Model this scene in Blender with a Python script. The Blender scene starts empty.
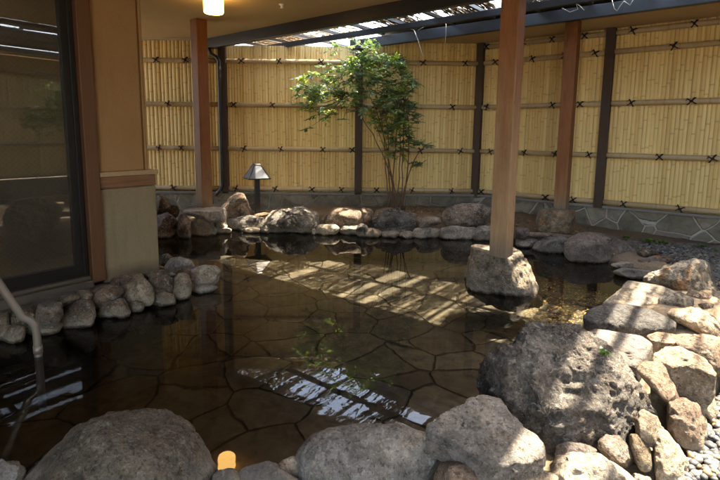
import bpy, bmesh, math, random
import numpy as np
from mathutils import Vector, Matrix
random.seed(7); rng = np.random.default_rng(11)
SC = bpy.context.scene; COL = SC.collection

# ------------------------------------------------------------------ camera model (24 mm lens, pitched down, slight shift)
F = 477.; PX = 360.; PY = 199.; CZ = 1.05
_p = math.atan(64/477); _ro = math.radians(.63)
_f = np.array([0, math.cos(_p), -math.sin(_p)]); _r0 = np.array([1., 0, 0]); _u0 = np.array([0, math.sin(_p), math.cos(_p)])
_r = _r0*math.cos(_ro)+_u0*math.sin(_ro); _u = -_r0*math.sin(_ro)+_u0*math.cos(_ro)
CAM = np.array([0, 0, CZ])
def ray(x, y): return _f+_r*(x-PX)/F-_u*(y-PY)/F
def P(x, y, z): d = ray(x, y); return CAM+d*((z-CZ)/d[2])
def PY_(x, y, Y): d = ray(x, y); return CAM+d*(Y/d[1])
_d = ray(-250, 128); U = -_d.copy(); U[2] = 0; U /= np.linalg.norm(U); N = np.array([-U[1], U[0], 0])
Z = np.array([0, 0, 1.])
def Pu(x, y, u0): d = ray(x, y); return CAM+d*(u0/(d@U))
def Pn(x, y, n0): d = ray(x, y); return CAM+d*(n0/(d@N))
def W(u, n, z): return U*u+N*n+Z*z
ROTZ = math.atan2(U[1], U[0])

cd = bpy.data.cameras.new('camera'); cam = bpy.data.objects.new('camera', cd); COL.objects.link(cam)
M = Matrix.Identity(4)
for i in range(3):
    M[i][0] = _r[i]; M[i][1] = _u[i]; M[i][2] = -_f[i]; M[i][3] = CAM[i]
cam.matrix_world = M
cd.sensor_width = 36; cd.lens = F/720*36; cd.shift_y = -41/720; cd.clip_end = 500; cd.clip_start = .02
SC.camera = cam

# ------------------------------------------------------------------ helpers
def tag(o, label=None, cat=None, group=None, kind=None):
    if label: o['label'] = label
    if cat: o['category'] = cat
    if group: o['group'] = group
    if kind: o['kind'] = kind
    return o
def empty(name, loc, label=None, cat=None, group=None):
    o = bpy.data.objects.new(name, None); COL.objects.link(o); o.location = Vector(loc); o.empty_display_size = .1
    return tag(o, label, cat, group)
def link_mesh(name, me, mat, parent=None, loc=(0, 0, 0)):
    o = bpy.data.objects.new(name, me); COL.objects.link(o)
    if mat and not me.materials: me.materials.append(mat)
    o.location = Vector(loc)
    if parent: o.parent = parent
    return o
class MB:
    def __init__(s): s.v = []; s.f = []; s.c = []
    def add(s, vs, fs, col=None):
        b = len(s.v); s.v += [tuple(map(float, q)) for q in vs]; s.f += [tuple(i+b for i in f) for f in fs]
        if col is not None:
            s.c += ([tuple(col)]*len(vs) if np.ndim(col) == 1 else [tuple(q) for q in col])
    def hexa(s, q): s.add(q, [(0, 3, 2, 1), (4, 5, 6, 7), (0, 1, 5, 4), (1, 2, 6, 5), (2, 3, 7, 6), (3, 0, 4, 7)])
    def box(s, u0, u1, n0, n1, z0, z1):
        s.hexa([W(u0, n0, z0), W(u1, n0, z0), W(u1, n1, z0), W(u0, n1, z0), W(u0, n0, z1), W(u1, n0, z1), W(u1, n1, z1), W(u0, n1, z1)])
    def obox(s, c, ax, ay, az):
        c = np.array(c, float); ax, ay, az = (np.array(q, float) for q in (ax, ay, az))
        s.hexa([c-ax-ay-az, c+ax-ay-az, c+ax+ay-az, c-ax+ay-az, c-ax-ay+az, c+ax-ay+az, c+ax+ay+az, c-ax+ay+az])
    def tube(s, pts, rad, sides=8, cap=True, col=None):
        pts = [np.array(q, float) for q in pts]
        if np.ndim(rad) == 0: rad = [rad]*len(pts)
        t0 = pts[1]-pts[0]; t0 /= np.linalg.norm(t0)
        a = np.cross(t0, [0, 0, 1.]); 
        if np.linalg.norm(a) < .1: a = np.cross(t0, [1., 0, 0])
        a /= np.linalg.norm(a); vs = []
        for i, q in enumerate(pts):
            t = pts[min(i+1, len(pts)-1)]-pts[max(i-1, 0)]; t /= np.linalg.norm(t)+1e-9
            a = a-t*(a@t); a /= np.linalg.norm(a)+1e-9; b = np.cross(t, a)
            for k in range(sides):
                th = 2*math.pi*k/sides; vs.append(q+rad[i]*(a*math.cos(th)+b*math.sin(th)))
        fs = []
        for i in range(len(pts)-1):
            for k in range(sides):
                k2 = (k+1) % sides; fs.append((i*sides+k, i*sides+k2, (i+1)*sides+k2, (i+1)*sides+k))
        if cap: fs.append(tuple(range(sides))[::-1]); fs.append(tuple((len(pts)-1)*sides+k for k in range(sides)))
        s.add(vs, fs, col)
    def lathe(s, c, prof, sides=24, cap=True):
        c = np.array(c, float); vs = []; fs = []
        for r_, z_ in prof:
            for k in range(sides): th = 2*math.pi*k/sides; vs.append(c+[r_*math.cos(th), r_*math.sin(th), z_])
        for i in range(len(prof)-1):
            for k in range(sides):
                k2 = (k+1) % sides; fs.append((i*sides+k, i*sides+k2, (i+1)*sides+k2, (i+1)*sides+k))
        if cap: fs.append(tuple(range(sides))[::-1]); fs.append(tuple((len(prof)-1)*sides+k for k in range(sides)))
        s.add(vs, fs)
    def mesh(s, name, origin=(0, 0, 0), smooth=False):
        me = bpy.data.meshes.new(name); v = np.array(s.v)-np.array(origin, float)
        me.from_pydata(v.tolist(), [], s.f); me.update()
        if s.c:
            at = me.color_attributes.new('tint', 'FLOAT_COLOR', 'POINT')
            c = np.ones((len(s.v), 4), np.float32); c[:, :3] = np.array(s.c); at.data.foreach_set('color', c.ravel())
        if smooth: me.polygons.foreach_set('use_smooth', [True]*len(me.polygons))
        return me
    def build(s, name, mat, parent=None, origin=(0, 0, 0), smooth=False, bevel=0):
        me = s.mesh(name, origin, smooth)
        o = link_mesh(name, me, mat, parent, (0, 0, 0) if parent else origin)
        if bevel:
            m = o.modifiers.new('edge', 'BEVEL'); m.width = bevel; m.segments = 2; m.limit_method = 'ANGLE'
        return o

# ------------------------------------------------------------------ numpy noise
def _hash(i, j, k, s):
    h = (i*374761393+j*668265263+k*2147483647+s*974634721) & 0xFFFFFFFF
    h = ((h ^ (h >> 13))*1274126177) & 0xFFFFFFFF; h ^= h >> 16
    return (h & 0xFFFF)/65535.
def vnoise(p, seed=0):
    i = np.floor(p).astype(np.int64); f = p-i; f = f*f*f*(f*(f*6-15)+10); r = 0
    for dx in (0, 1):
        wx = f[:, 0] if dx else 1-f[:, 0]
        for dy in (0, 1):
            wy = f[:, 1] if dy else 1-f[:, 1]
            for dz in (0, 1):
                wz = f[:, 2] if dz else 1-f[:, 2]
                r = r+wx*wy*wz*_hash(i[:, 0]+dx, i[:, 1]+dy, i[:, 2]+dz, seed)
    return r*2-1
def fbm(p, o=4, seed=0, ridged=False, gain=.5):
    a = 1.; s = 0; q = p.copy(); tot = 0
    for k in range(o):
        n = vnoise(q, seed+k*17)
        if ridged: n = 1-2*np.abs(n)
        s = s+a*n; tot += a; a *= gain; q = q*2.03+11.3
    return s/tot

# ------------------------------------------------------------------ materials
def mat(name):
    m = bpy.data.materials.new(name); m.use_nodes = True; nt = m.node_tree
    for n in list(nt.nodes):
        if n.type != 'OUTPUT_MATERIAL': nt.nodes.remove(n)
    return m, nt, nt.nodes['Material Output']
class G:
    def __init__(s, name): s.m, s.nt, s.out = mat(name)
    def n(s, t, **kw):
        nd = s.nt.nodes.new('ShaderNode'+t)
        for k, v in kw.items():
            if k.startswith('i_'):
                key = k[2:]; key = int(key) if key.isdigit() else key.replace('_', ' ')
                if isinstance(v, bpy.types.NodeSocket): s.nt.links.new(v, nd.inputs[key])
                else: nd.inputs[key].default_value = v
            else: setattr(nd, k, v)
        return nd
    def l(s, a, b): s.nt.links.new(a, b)
    def mix(s, fac, a, b, mode='MIX'):
        nd = s.nt.nodes.new('ShaderNodeMix'); nd.data_type = 'RGBA'; nd.blend_type = mode
        for k, v in ((0, fac), (6, a), (7, b)):
            sock = nd.inputs[k]
            if isinstance(v, bpy.types.NodeSocket): s.l(v, sock)
            elif k == 0: sock.default_value = v
            else: sock.default_value = (*v, 1) if len(v) == 3 else v
        return nd.outputs[2]
    def math(s, op, a, b=0., c=None, clamp=False):
        nd = s.nt.nodes.new('ShaderNodeMath'); nd.operation = op; nd.use_clamp = clamp
        for i, v in enumerate((a, b) if c is None else (a, b, c)):
            if isinstance(v, bpy.types.NodeSocket): s.l(v, nd.inputs[i])
            else: nd.inputs[i].default_value = v
        return nd.outputs[0]
    def ramp(s, fac, stops, interp='LINEAR'):
        nd = s.nt.nodes.new('ShaderNodeValToRGB'); s.l(fac, nd.inputs[0]); cr = nd.color_ramp; cr.interpolation = interp
        while len(cr.elements) < len(stops): cr.elements.new(.5)
        for e, (p, c) in zip(cr.elements, stops): e.position = p; e.color = (*c, 1) if np.ndim(c) else (c, c, c, 1)
        return nd.outputs[0]
    def coord(s, k='Object', scale=(1, 1, 1), rot=(0, 0, 0)):
        t = s.n('TexCoord'); m = s.n('Mapping', i_Vector=t.outputs[k], i_Scale=scale, i_Rotation=rot); return m.outputs[0]
    def pos(s, scale=(1, 1, 1), rot=(0, 0, 0)):
        t = s.n('NewGeometry'); m = s.n('Mapping', i_Vector=t.outputs['Position'], i_Scale=scale, i_Rotation=rot); return m.outputs[0]
    def noise(s, vec, scale, detail=4, rough=.55, dist=0):
        return s.n('TexNoise', i_Vector=vec, i_Scale=scale, i_Detail=detail, i_Roughness=rough, i_Distortion=dist).outputs[0]
    def bump(s, h, strength=.5, distance=.01, normal=None):
        b = s.n('Bump', i_Height=h, i_Strength=strength, i_Distance=distance)
        if normal is not None: s.l(normal, b.inputs['Normal'])
        return b.outputs[0]
    def pbsdf(s, color, rough=.6, normal=None, spec=.4, **kw):
        b = s.n('BsdfPrincipled')
        for sock, v in (('Base Color', color), ('Roughness', rough), ('Specular IOR Level', spec)):
            if isinstance(v, bpy.types.NodeSocket): s.l(v, b.inputs[sock])
            else: b.inputs[sock].default_value = (*v, 1) if np.ndim(v) else v
        for k, v in kw.items(): b.inputs[k.replace('_', ' ')].default_value = v
        if normal is not None: s.l(normal, b.inputs['Normal'])
        s.l(b.outputs[0], s.out.inputs[0]); return b

def rock_material(name, pit=0., pit_scale=40., grain=.5, contrast=.45, spots=.0, rough=.8, crack=.5, warm=.3):
    g = G(name); oi = g.n('ObjectInfo'); tc = g.coord('Object')
    off = g.n('VectorMath', operation='SCALE', i_0=(37.1, 19.7, 53.3)); g.l(oi.outputs['Random'], off.inputs['Scale'])
    v = g.n('VectorMath', operation='ADD', i_0=tc, i_1=off.outputs[0]).outputs[0]
    big = g.noise(v, 5.5, 6, .62, .4); mid = g.noise(v, 22, 6, .65, .3); fine = g.noise(v, 130, 3, .7)
    base = oi.outputs['Color']
    dark = g.mix(1, base, (1-contrast,)*3, 'MULTIPLY'); light = g.mix(1, base, (1+contrast*.9, 1+contrast*.82, 1+contrast*.7), 'MULTIPLY')
    c = g.mix(g.ramp(big, [(.36, 0), (.66, 1)]), dark, light)
    warmc = g.mix(1, base, (1.25, .9, .58) if warm < .6 else (1.35, .72, .32), 'MULTIPLY')
    c = g.mix(g.math('MULTIPLY', g.ramp(g.noise(v, 8.5, 5, .6, .8), [(.5, 0), (.68, 1)]), warm), c, warmc)
    c = g.mix(g.math('MULTIPLY', g.ramp(mid, [(.44, 0), (.58, 1)]), .7), c, g.mix(1, c, (.5, .48, .46), 'MULTIPLY'))
    c = g.mix(g.math('MULTIPLY', g.ramp(fine, [(.53, 0), (.64, 1)]), .6), c, g.mix(1, c, (1.95, 1.88, 1.75), 'MULTIPLY'))
    c = g.mix(g.math('MULTIPLY', g.ramp(g.noise(v, 75, 3, .65), [(.36, 1), (.46, 0)]), .75), c, g.mix(1, c, (.3, .29, .28), 'MULTIPLY'))
    if spots: # pale lichen and mineral blotches
        c = g.mix(g.math('MULTIPLY', g.ramp(g.noise(v, 30, 5, .7, 1.), [(.56, 0), (.63, 1)]), spots), c, (.52, .48, .42))
    # mineral crust just above the water and wet stone at the waterline
    zz = g.n('SeparateXYZ', i_0=g.n('NewGeometry').outputs['Position']).outputs[2]
    wob = g.math('MULTIPLY_ADD', g.noise(v, 14, 4, .6), .05, zz)
    crust = g.ramp(wob, [(.036, 0), (.05, 1), (.062, .7), (.1, 0)])
    c = g.mix(g.math('MULTIPLY', crust, .42), c, (.46, .41, .33))
    wet = g.ramp(wob, [(.028, 1), (.048, 0)])
    c = g.mix(wet, c, g.mix(1, c, (.22, .21, .2), 'MULTIPLY'))
    h = g.math('ADD', g.math('MULTIPLY', g.noise(v, 34, 8, .68), 1.), g.math('MULTIPLY', fine, .34*grain))
    if pit:
        vo = g.n('TexVoronoi', i_Vector=g.n('VectorMath', operation='ADD', i_0=v, i_1=g.n('TexNoise', i_Vector=v, i_Scale=30.).outputs[1]).outputs[0], i_Scale=pit_scale)
        pm = g.ramp(vo.outputs['Distance'], [(.05, 0), (.34, 1)])
        h = g.math('MULTIPLY_ADD', pm, pit, h)
        c = g.mix(g.math('MULTIPLY', g.math('SUBTRACT', 1, pm), .55*min(1, pit)), c, g.mix(1, c, (.35, .34, .33), 'MULTIPLY'))
    b1 = g.bump(h, .95, .02)
    ck = g.ramp(g.math('ABSOLUTE', g.math('SUBTRACT', g.noise(v, 4.5, 5, .6, .6), .5)), [(.0, 0), (.03, 1)])
    b2 = g.bump(ck, crack*.6, .012, b1)
    rr = g.mix(wet, (rough,)*3, (.22,)*3)
    g.pbsdf(c, rr, b2, .35)
    return g.m
ROCKM = {
 'river': rock_material('river_stone', contrast=.35, grain=.8, crack=.3, rough=.72),
 'granite': rock_material('weathered_granite', contrast=.62, spots=.45, grain=1.3),
 'volcanic': rock_material('porous_volcanic_rock', pit=1., pit_scale=34, contrast=.62, spots=.4, grain=1.6, warm=.35, crack=.12),
 'andesite': rock_material('pitted_andesite', pit=.7, pit_scale=55, contrast=.42, grain=1.6, crack=.12, warm=.3, spots=.2),
 'stained': rock_material('iron_stained_rock', contrast=.5, spots=.25, warm=.95, grain=1.),
}
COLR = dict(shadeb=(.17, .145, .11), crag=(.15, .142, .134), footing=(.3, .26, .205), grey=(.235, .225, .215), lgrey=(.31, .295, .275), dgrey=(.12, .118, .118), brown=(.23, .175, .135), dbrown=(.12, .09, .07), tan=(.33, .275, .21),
            pale=(.37, .335, .28), purple=(.19, .165, .155), pink=(.255, .215, .185), black=(.075, .075, .08), rust=(.34, .2, .1), wet=(.15, .15, .16), olive=(.19, .158, .115))

# ------------------------------------------------------------------ rocks
_ico = {}
def ico(level):
    if level not in _ico:
        bm = bmesh.new(); bmesh.ops.create_icosphere(bm, subdivisions=level, radius=1)
        me = bpy.data.meshes.new('ico'); bm.to_mesh(me); bm.free()
        v = np.empty(len(me.vertices)*3); me.vertices.foreach_get('co', v); _ico[level] = (me, v.reshape(-1, 3))
    return _ico[level]
def polar(poly, ctr, smooth=5):
    th = np.linspace(-math.pi, math.pi, 361)[:-1]; R = np.zeros(360); n = len(poly)
    for k, t in enumerate(th):
        d = np.array([math.cos(t), math.sin(t)]); best = 0
        for i in range(n):
            a = poly[i]-ctr; e = poly[(i+1) % n]-poly[i]; den = d[0]*e[1]-d[1]*e[0]
            if abs(den) < 1e-12: continue
            s = (a[0]*e[1]-a[1]*e[0])/den; q = (a[0]*d[1]-a[1]*d[0])/den
            if s > best and -1e-6 <= q <= 1+1e-6: best = s
        R[k] = best
    R = np.where(R <= 0, R[R > 0].mean(), R)
    ker = np.ones(2*smooth+1)/(2*smooth+1)
    return np.convolve(np.concatenate([R[-smooth:], R, R[:smooth]]), ker, 'valid')
def E(x0, y0, x1, y1, k=2.5, seed=None):
    r2 = random.Random(int(x0*13+y0*7) if seed is None else seed); out = []
    for i in range(18):
        t = 2*math.pi*i/18; c, s = math.cos(t), math.sin(t); j = 1+r2.uniform(-.08, .05)
        out.append(((x0+x1)/2+(x1-x0)/2*j*math.copysign(abs(c)**(2/k), c), (y0+y1)/2+(y1-y0)/2*j*math.copysign(abs(s)**(2/k), s)))
    return out
def ZM(ox, oy, s, pts): return [(ox+x/s, oy+y/s) for x, y in pts]
_rk = [100]
def rock(name, outline, zb, label, group, col='grey', m='granite', depth=None, cat=None, level=5, sink=.35, facets=9, rough=.075, ridge=.0, back=.45, slab=None, thick=.1, seed=None, rnd=.8, planes=None, fdist=(.6, .9), grow=1.06):
    _rk[0] += 1; seed = seed or _rk[0]; rs = np.random.default_rng(seed)
    pts = np.array(outline, float)
    if grow != 1: cg = (pts.min(0)+pts.max(0))/2; ymx = pts[:, 1].max(); pts = cg+(pts-cg)*grow; pts[:, 1] = np.minimum(pts[:, 1], ymx+1)
    ctr = np.array([(pts[:, 0].min()+pts[:, 0].max())/2, (pts[:, 1].min()+pts[:, 1].max())/2])
    me0, v = ico(level); v = v.copy()
    if slab is not None: facets, fdist = min(facets, 3), (.84, .96)
    if facets:
        for k in range(facets):
            nn = rs.normal(size=3); nn /= np.linalg.norm(nn); d = rs.uniform(*fdist)
            t = np.maximum(0, v@nn-d); v -= np.outer(t*.92, nn)
    th = np.arctan2(v[:, 1], v[:, 0]) if slab is None else np.arctan2(v[:, 1], v[:, 0]); rho = np.hypot(v[:, 0], v[:, 1])
    nb = 48; bi = np.floor((th+math.pi)/(2*math.pi)*nb).astype(int) % nb; mxr = np.zeros(nb); np.maximum.at(mxr, bi, rho)
    mxr = np.convolve(np.concatenate([mxr[-2:], mxr, mxr[:2]]), np.ones(5)/5, 'valid'); fb = (th+math.pi)/(2*math.pi)*nb-.5; b0 = np.floor(fb).astype(int); w = fb-b0
    rho = np.minimum(1.04, rho/(mxr[b0 % nb]*(1-w)+mxr[(b0+1) % nb]*w))
    ti = (th+math.pi)/(2*math.pi)*360; i0 = np.floor(ti).astype(int) % 360; fr = ti-np.floor(ti)
    if slab is None:
        ymax = pts[:, 1].max(); B = P(ctr[0], ymax, zb); tb = (B-CAM)@_f
        wpx = np.ptp(pts[:, 0]); dm = depth or .8*wpx*tb/F
        tc = tb+back*dm; s = tc/F
        R = polar((pts-ctr)*[1, -1], np.zeros(2)); rr = (R[i0]*(1-fr)+R[(i0+1) % 360]*fr)*s
        e3 = ray(*ctr); C0 = CAM+e3*tc; e3 = e3/np.linalg.norm(e3)
        e1 = _r; e2 = np.cross(e1, e3); e2 /= np.linalg.norm(e2)
        g = rho**rnd*rr; a = g*np.cos(th); b = g*np.sin(th); b = np.where(b < 0, b*(1+sink), b)
        c = np.sign(v[:, 2])*np.abs(v[:, 2])**.9*dm/2
        p = np.outer(a, e1)+np.outer(b, e2)+np.outer(c, e3); size = min(np.ptp(pts[:, 0])*s, np.ptp(pts[:, 1])*s*1.4)
    else:
        z0, z1 = slab; y0, y1 = pts[:, 1].min(), pts[:, 1].max()
        w3 = np.array([P(x, y, z0+(z1-z0)*(y-y0)/(y1-y0)) for x, y in pts])
        C0 = np.array([(w3[:, i].min()+w3[:, i].max())/2 for i in range(3)])
        R = polar(w3[:, :2]-C0[:2], np.zeros(2)); rr = R[i0]*(1-fr)+R[(i0+1) % 360]*fr
        A = np.c_[w3[:, :2]-C0[:2], np.ones(len(w3))]; pl = np.linalg.lstsq(A, w3[:, 2]-C0[2], rcond=None)[0]
        g = rho**.36*rr; a = g*np.cos(th); b = g*np.sin(th)
        zc = np.sign(v[:, 2])*np.abs(v[:, 2])**.55
        zt = np.where(zc > 0, zc*thick*.14, zc*thick*(1+sink))
        p = np.c_[a, b, a*pl[0]+b*pl[1]+pl[2]-thick*.12+zt]; size = min(np.ptp(w3[:, 0]), np.ptp(w3[:, 1]), 3*thick)
    nrm = p/(np.linalg.norm(p, axis=1)[:, None]+1e-9)
    q = p/size+seed*3.7
    disp = rough*fbm(q*2.2, 5, seed, gain=.52)
    if ridge: disp = disp+ridge*fbm(q*3.1+3, 7, seed+5, True, gain=.66)-ridge*.2
    if level >= 6: # pits and grain on the larger boulders
        qq = q*size; mic = fbm(qq*48, 3, seed+9)*.0055+np.minimum(0, fbm(qq*32, 2, seed+31)+.12)*.015
        disp = disp+mic/size
    else: disp = disp+fbm(q*9, 4, seed+9)*.024
    p = p+nrm*(disp*size)[:, None]
    if planes:
        for nn, dd in planes:
            nn = np.array(nn, float); nn /= np.linalg.norm(nn); t = np.maximum(0, p@nn-dd); p -= np.outer(t*.95, nn)
    me = me0.copy(); me.vertices.foreach_set('co', p.ravel()); me.polygons.foreach_set('use_smooth', [True]*len(me.polygons)); me.update()
    o = link_mesh(name, me, ROCKM[m], None, C0)
    cc = np.array(COLR[col])*rs.uniform(.9, 1.1); o.color = (*cc, 1)
    tag(o, label, cat or name.replace('_', ' '), group)
    return o

GB = 'rocks along the far edge of the pool'; GR = 'rocks along the right edge of the pool'; GF = 'rocks along the near edge of the pool'; GL = 'rocks stacked below the window'
# --- far edge, left end (behind the building corner)
A = lambda p: ZM(150, 180, 6, p)
rock('rock', A([(20, 120), (45, 85), (95, 105), (130, 150), (120, 180), (40, 190)]), .22, 'dark leaning rock at top of pile beside the building corner', GB, 'dbrown', depth=.35)
rock('rock', A(E(82, 148, 176, 222)), .16, 'small rounded dark rock at the head of the left pile', GB, 'dbrown', depth=.2)
rock('boulder', A([(30, 330), (45, 215), (95, 200), (150, 235), (162, 270), (150, 320), (110, 350)]), 0, 'wet dark brown boulder at the waterline beside the building corner', GB, 'dbrown', depth=.4, ridge=.05)
rock('rock', A([(165, 300), (168, 225), (185, 203), (215, 210), (245, 250), (248, 330), (215, 350), (180, 335)]), 0, 'upright grey brown slab rock between dark wet boulder and tan block', GB, 'brown', depth=.2, rough=.05)
rock('rock', A([(248, 330), (250, 250), (285, 222), (330, 240), (380, 260), (390, 300), (372, 330), (300, 338)]), 0, 'square tan block rock at waterline below the left wooden post', GB, 'tan', 'stained', depth=.28)
rock('rock', A(E(335, 278, 398, 335)), 0, 'small pale knob at waterline right of the tan block', GB, 'pale', depth=.15)
rock('stone_slab', A([(200, 185), (250, 165), (330, 160), (400, 150), (440, 165), (458, 195), (452, 235), (370, 238), (300, 225), (255, 205), (205, 205)]), .17, 'flat grey footing stone carrying the left wooden post', GB, 'lgrey', 'river', depth=.42, cat='footing stone', planes=[((0, 0, 1), .035)], sink=.6)
rock('rock', A([(365, 290), (370, 245), (410, 235), (452, 240), (465, 275), (440, 305), (390, 305)]), .03, 'bright pale rock under right end of left footing stone', GB, 'pale', depth=.22)
rock('rock', A(E(385, 285, 492, 325)), 0, 'low flat pale rock at waterline below the left footing stone', GB, 'pale', 'stained', depth=.2)
rock('boulder', A([(432, 165), (470, 115), (520, 82), (558, 88), (580, 130), (610, 180), (612, 225), (540, 235), (450, 225)]), .09, 'pointed brown boulder leaning against wall left of the garden lamp', GB, 'brown', depth=.35, ridge=.04)
rock('rock', A([(450, 270), (470, 235), (540, 222), (600, 215), (680, 228), (705, 255), (690, 290), (620, 300), (540, 305), (490, 298)]), 0, 'long rough grey rock at waterline below the garden lamp', GB, 'grey', 'volcanic', depth=.3, ridge=.04)
rock('rock', A(E(655, 262, 722, 322)), 0, 'small round grey rock between lamp rock and largest far boulder', GB, 'grey', depth=.15)
rock('rock', A(E(560, 285, 665, 318)), 0, 'low tan strip of rock at waterline below the garden lamp', GB, 'tan', depth=.15)
B_ = lambda p: ZM(260, 180, 6, p)
rock('boulder', B_([(20, 280), (40, 235), (70, 200), (130, 185), (215, 165), (262, 163), (300, 190), (348, 200), (357, 255), (325, 298), (300, 320), (210, 320), (110, 318), (50, 310)]), 0, 'largest craggy grey white boulder at far waterline right of lamp', GB, 'lgrey', 'volcanic', depth=.5, level=6, ridge=.085, facets=10, fdist=(.6, .9))
rock('boulder', B_([(355, 265), (390, 215), (440, 175), (510, 165), (570, 180), (620, 168), (665, 180), (678, 230), (650, 268), (500, 275)]), .08, 'broad brown twin humped boulder behind the pale square block', GB, 'brown', depth=.4, ridge=.05)
rock('rock', B_([(332, 310), (335, 275), (370, 265), (450, 268), (475, 285), (460, 325), (380, 332)]), 0, 'pale square block rock at waterline right of largest far boulder', GB, 'pale', depth=.2, rough=.05)
rock('rock', B_([(470, 300), (485, 265), (540, 270), (600, 275), (645, 285), (645, 315), (600, 335), (520, 335)]), 0, 'rounded dark grey rock at waterline right of pale square block', GB, 'grey', 'volcanic', depth=.3)
rock('rock', B_(E(308, 292, 336, 330)), 0, 'tiny grey rock wedged beside the largest far boulder', GB, 'grey', depth=.08, level=4)
C_ = lambda p: ZM(360, 180, 6, p)
rock('rock', C_(E(-20, 262, 52, 345)), 0, 'dark round rock at waterline left of lumpy blue grey boulder', GB, 'dgrey', 'volcanic', depth=.22)
rock('rock', C_([(-5, 240), (0, 180), (30, 165), (70, 185), (75, 240), (40, 265)]), .1, 'brown rock at foot of fence post left of lumpy boulder', GB, 'brown', depth=.25)
rock('rock', C_([(70, 230), (100, 180), (170, 170), (230, 165), (250, 190), (200, 230)]), .13, 'low brown rock behind the lumpy blue grey boulder', GB, 'brown', depth=.25)
rock('boulder', C_([(48, 275), (55, 250), (85, 232), (140, 205), (170, 173), (215, 170), (245, 192), (300, 200), (322, 232), (355, 258), (345, 288), (300, 302), (220, 308), (120, 295)]), .03, 'lumpy blue grey boulder in front of the shrub stems', GB, 'dgrey', 'volcanic', depth=.45, level=6, ridge=.09, rough=.1, facets=9, fdist=(.6, .9))
rock('rock', C_(E(28, 292, 130, 348)), 0, 'left of two small round rocks below lumpy blue grey boulder', GB, 'olive', 'volcanic', depth=.2)
rock('rock', C_(E(130, 305, 238, 350)), 0, 'right of two small round rocks below lumpy blue grey boulder', GB, 'grey', 'volcanic', depth=.2)
rock('stone_slab', C_([(325, 240), (350, 222), (420, 218), (480, 228), (490, 255), (440, 270), (360, 285)]), .09, 'flat brown rock set in leaf litter left of pinkish boulder', GB, 'pink', depth=.3)
rock('boulder', C_([(495, 240), (510, 200), (530, 170), (570, 148), (620, 144), (720, 148), (790, 165), (815, 215), (790, 265), (680, 285), (560, 278)]), .1, 'big smooth pinkish brown boulder against far wall behind centre post', GB, 'pink', depth=.5, level=6, rough=.06)
rock('stone_slab', C_([(235, 335), (245, 312), (300, 305), (330, 320), (325, 350), (270, 352)]), 0, 'small flat grey stone left end of the far coping slabs', GB, 'grey', depth=.22)
rock('stone_slab', C_([(312, 330), (325, 290), (400, 285), (480, 292), (505, 315), (470, 345), (400, 356), (340, 352)]), 0, 'long flat pale grey coping slab below pinkish boulder, left one', GB, 'lgrey', depth=.35)
rock('stone_slab', C_([(470, 335), (490, 290), (560, 278), (680, 285), (700, 320), (670, 358), (560, 362), (500, 352)]), 0, 'long flat pale grey coping slab directly below the pinkish boulder', GB, 'lgrey', depth=.4)
D_ = lambda p: ZM(480, 200, 6, p)
rock('rock', D_([(-60, 215), (-40, 180), (0, 160), (60, 155), (110, 175), (110, 220), (60, 250), (-20, 250)]), 0, 'light blue grey rock at waterline just behind the centre post', GB, 'lgrey', depth=.3)
rock('rock', D_(E(215, 165, 300, 225)), .1, 'low purple brown rock right of centre post on the far bank', GB, 'purple', depth=.3)
rock('stone_slab', D_([(213, 270), (225, 235), (290, 215), (370, 215), (400, 240), (330, 275), (260, 290)]), 0, 'flat grey coping slab nearest right side of the centre post', GB, 'grey', depth=.35)
rock('stone_slab', D_([(318, 290), (345, 250), (400, 225), (480, 218), (545, 240), (550, 300), (500, 325), (400, 322), (340, 310)]), 0, 'flat oval grey coping slab in front of right footing block', GB, 'grey', 'volcanic', depth=.4)
rock('stone_slab', D_([(250, 195), (350, 195), (480, 205), (580, 215), (560, 240), (400, 230), (280, 215)]), .08, 'thin flat brown stone at foot of the right footing block', GB, 'brown', depth=.2)
rock('footing_block', D_([(342, 185), (350, 120), (360, 68), (380, 55), (470, 60), (555, 62), (568, 95), (560, 150), (545, 205), (440, 215), (350, 200)]), .1, 'squared rough tan grey footing block carrying the right wooden post', GB, 'olive', 'stained', depth=.36, cat='footing stone', rnd=.6, facets=4, sink=.1, planes=[((0, 0, 1), .135)], ridge=.03)
H_ = lambda p: ZM(570, 220, 4.8, p)
rock('boulder', H_([(-12, 165), (-12, 100), (35, 75), (100, 65), (170, 68), (240, 100), (310, 130), (337, 165), (300, 192), (205, 212), (100, 208), (30, 185)]), 0, 'wide smooth purple brown boulder at waterline right of the right footing block', GB, 'purple', 'andesite', depth=.6, level=6, rough=.05, facets=5)
rock('rock', H_([(225, 110), (250, 95), (300, 100), (328, 125), (320, 145), (260, 140)]), .08, 'low purple rock behind right shoulder of wide purple boulder', GB, 'purple', depth=.25)
rock('stone_slab', H_([(320, 155), (340, 135), (400, 140), (430, 165), (380, 182), (330, 175)]), .07, 'thin flat tan grey slab right of the wide purple boulder', GB, 'olive', depth=.3)
rock('stone_slab', H_([(360, 190), (400, 172), (470, 172), (492, 190), (470, 208), (390, 210)]), .06, 'flat reddish slab bordering the gravel', GB, 'purple', 'stained', depth=.25)
rock('rock', H_([(320, 225), (325, 192), (370, 190), (430, 205), (432, 235), (380, 247), (330, 240)]), .0, 'small brown block rock beside the wet slabs at pool corner', GB, 'dbrown', depth=.18)
rock('stone_slab', H_([(195, 215), (240, 202), (320, 205), (325, 230), (250, 238)]), .0, 'pale wet flat stone under right end of wide purple boulder', GB, 'pale', depth=.2, sink=.1)
rock('stone_slab', H_([(205, 250), (260, 230), (350, 240), (420, 255), (400, 275), (330, 290), (260, 275)]), .0, 'wet bluish flat slab at water level in the right pool corner', GB, 'wet', 'river', depth=.3, sink=.1)
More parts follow.
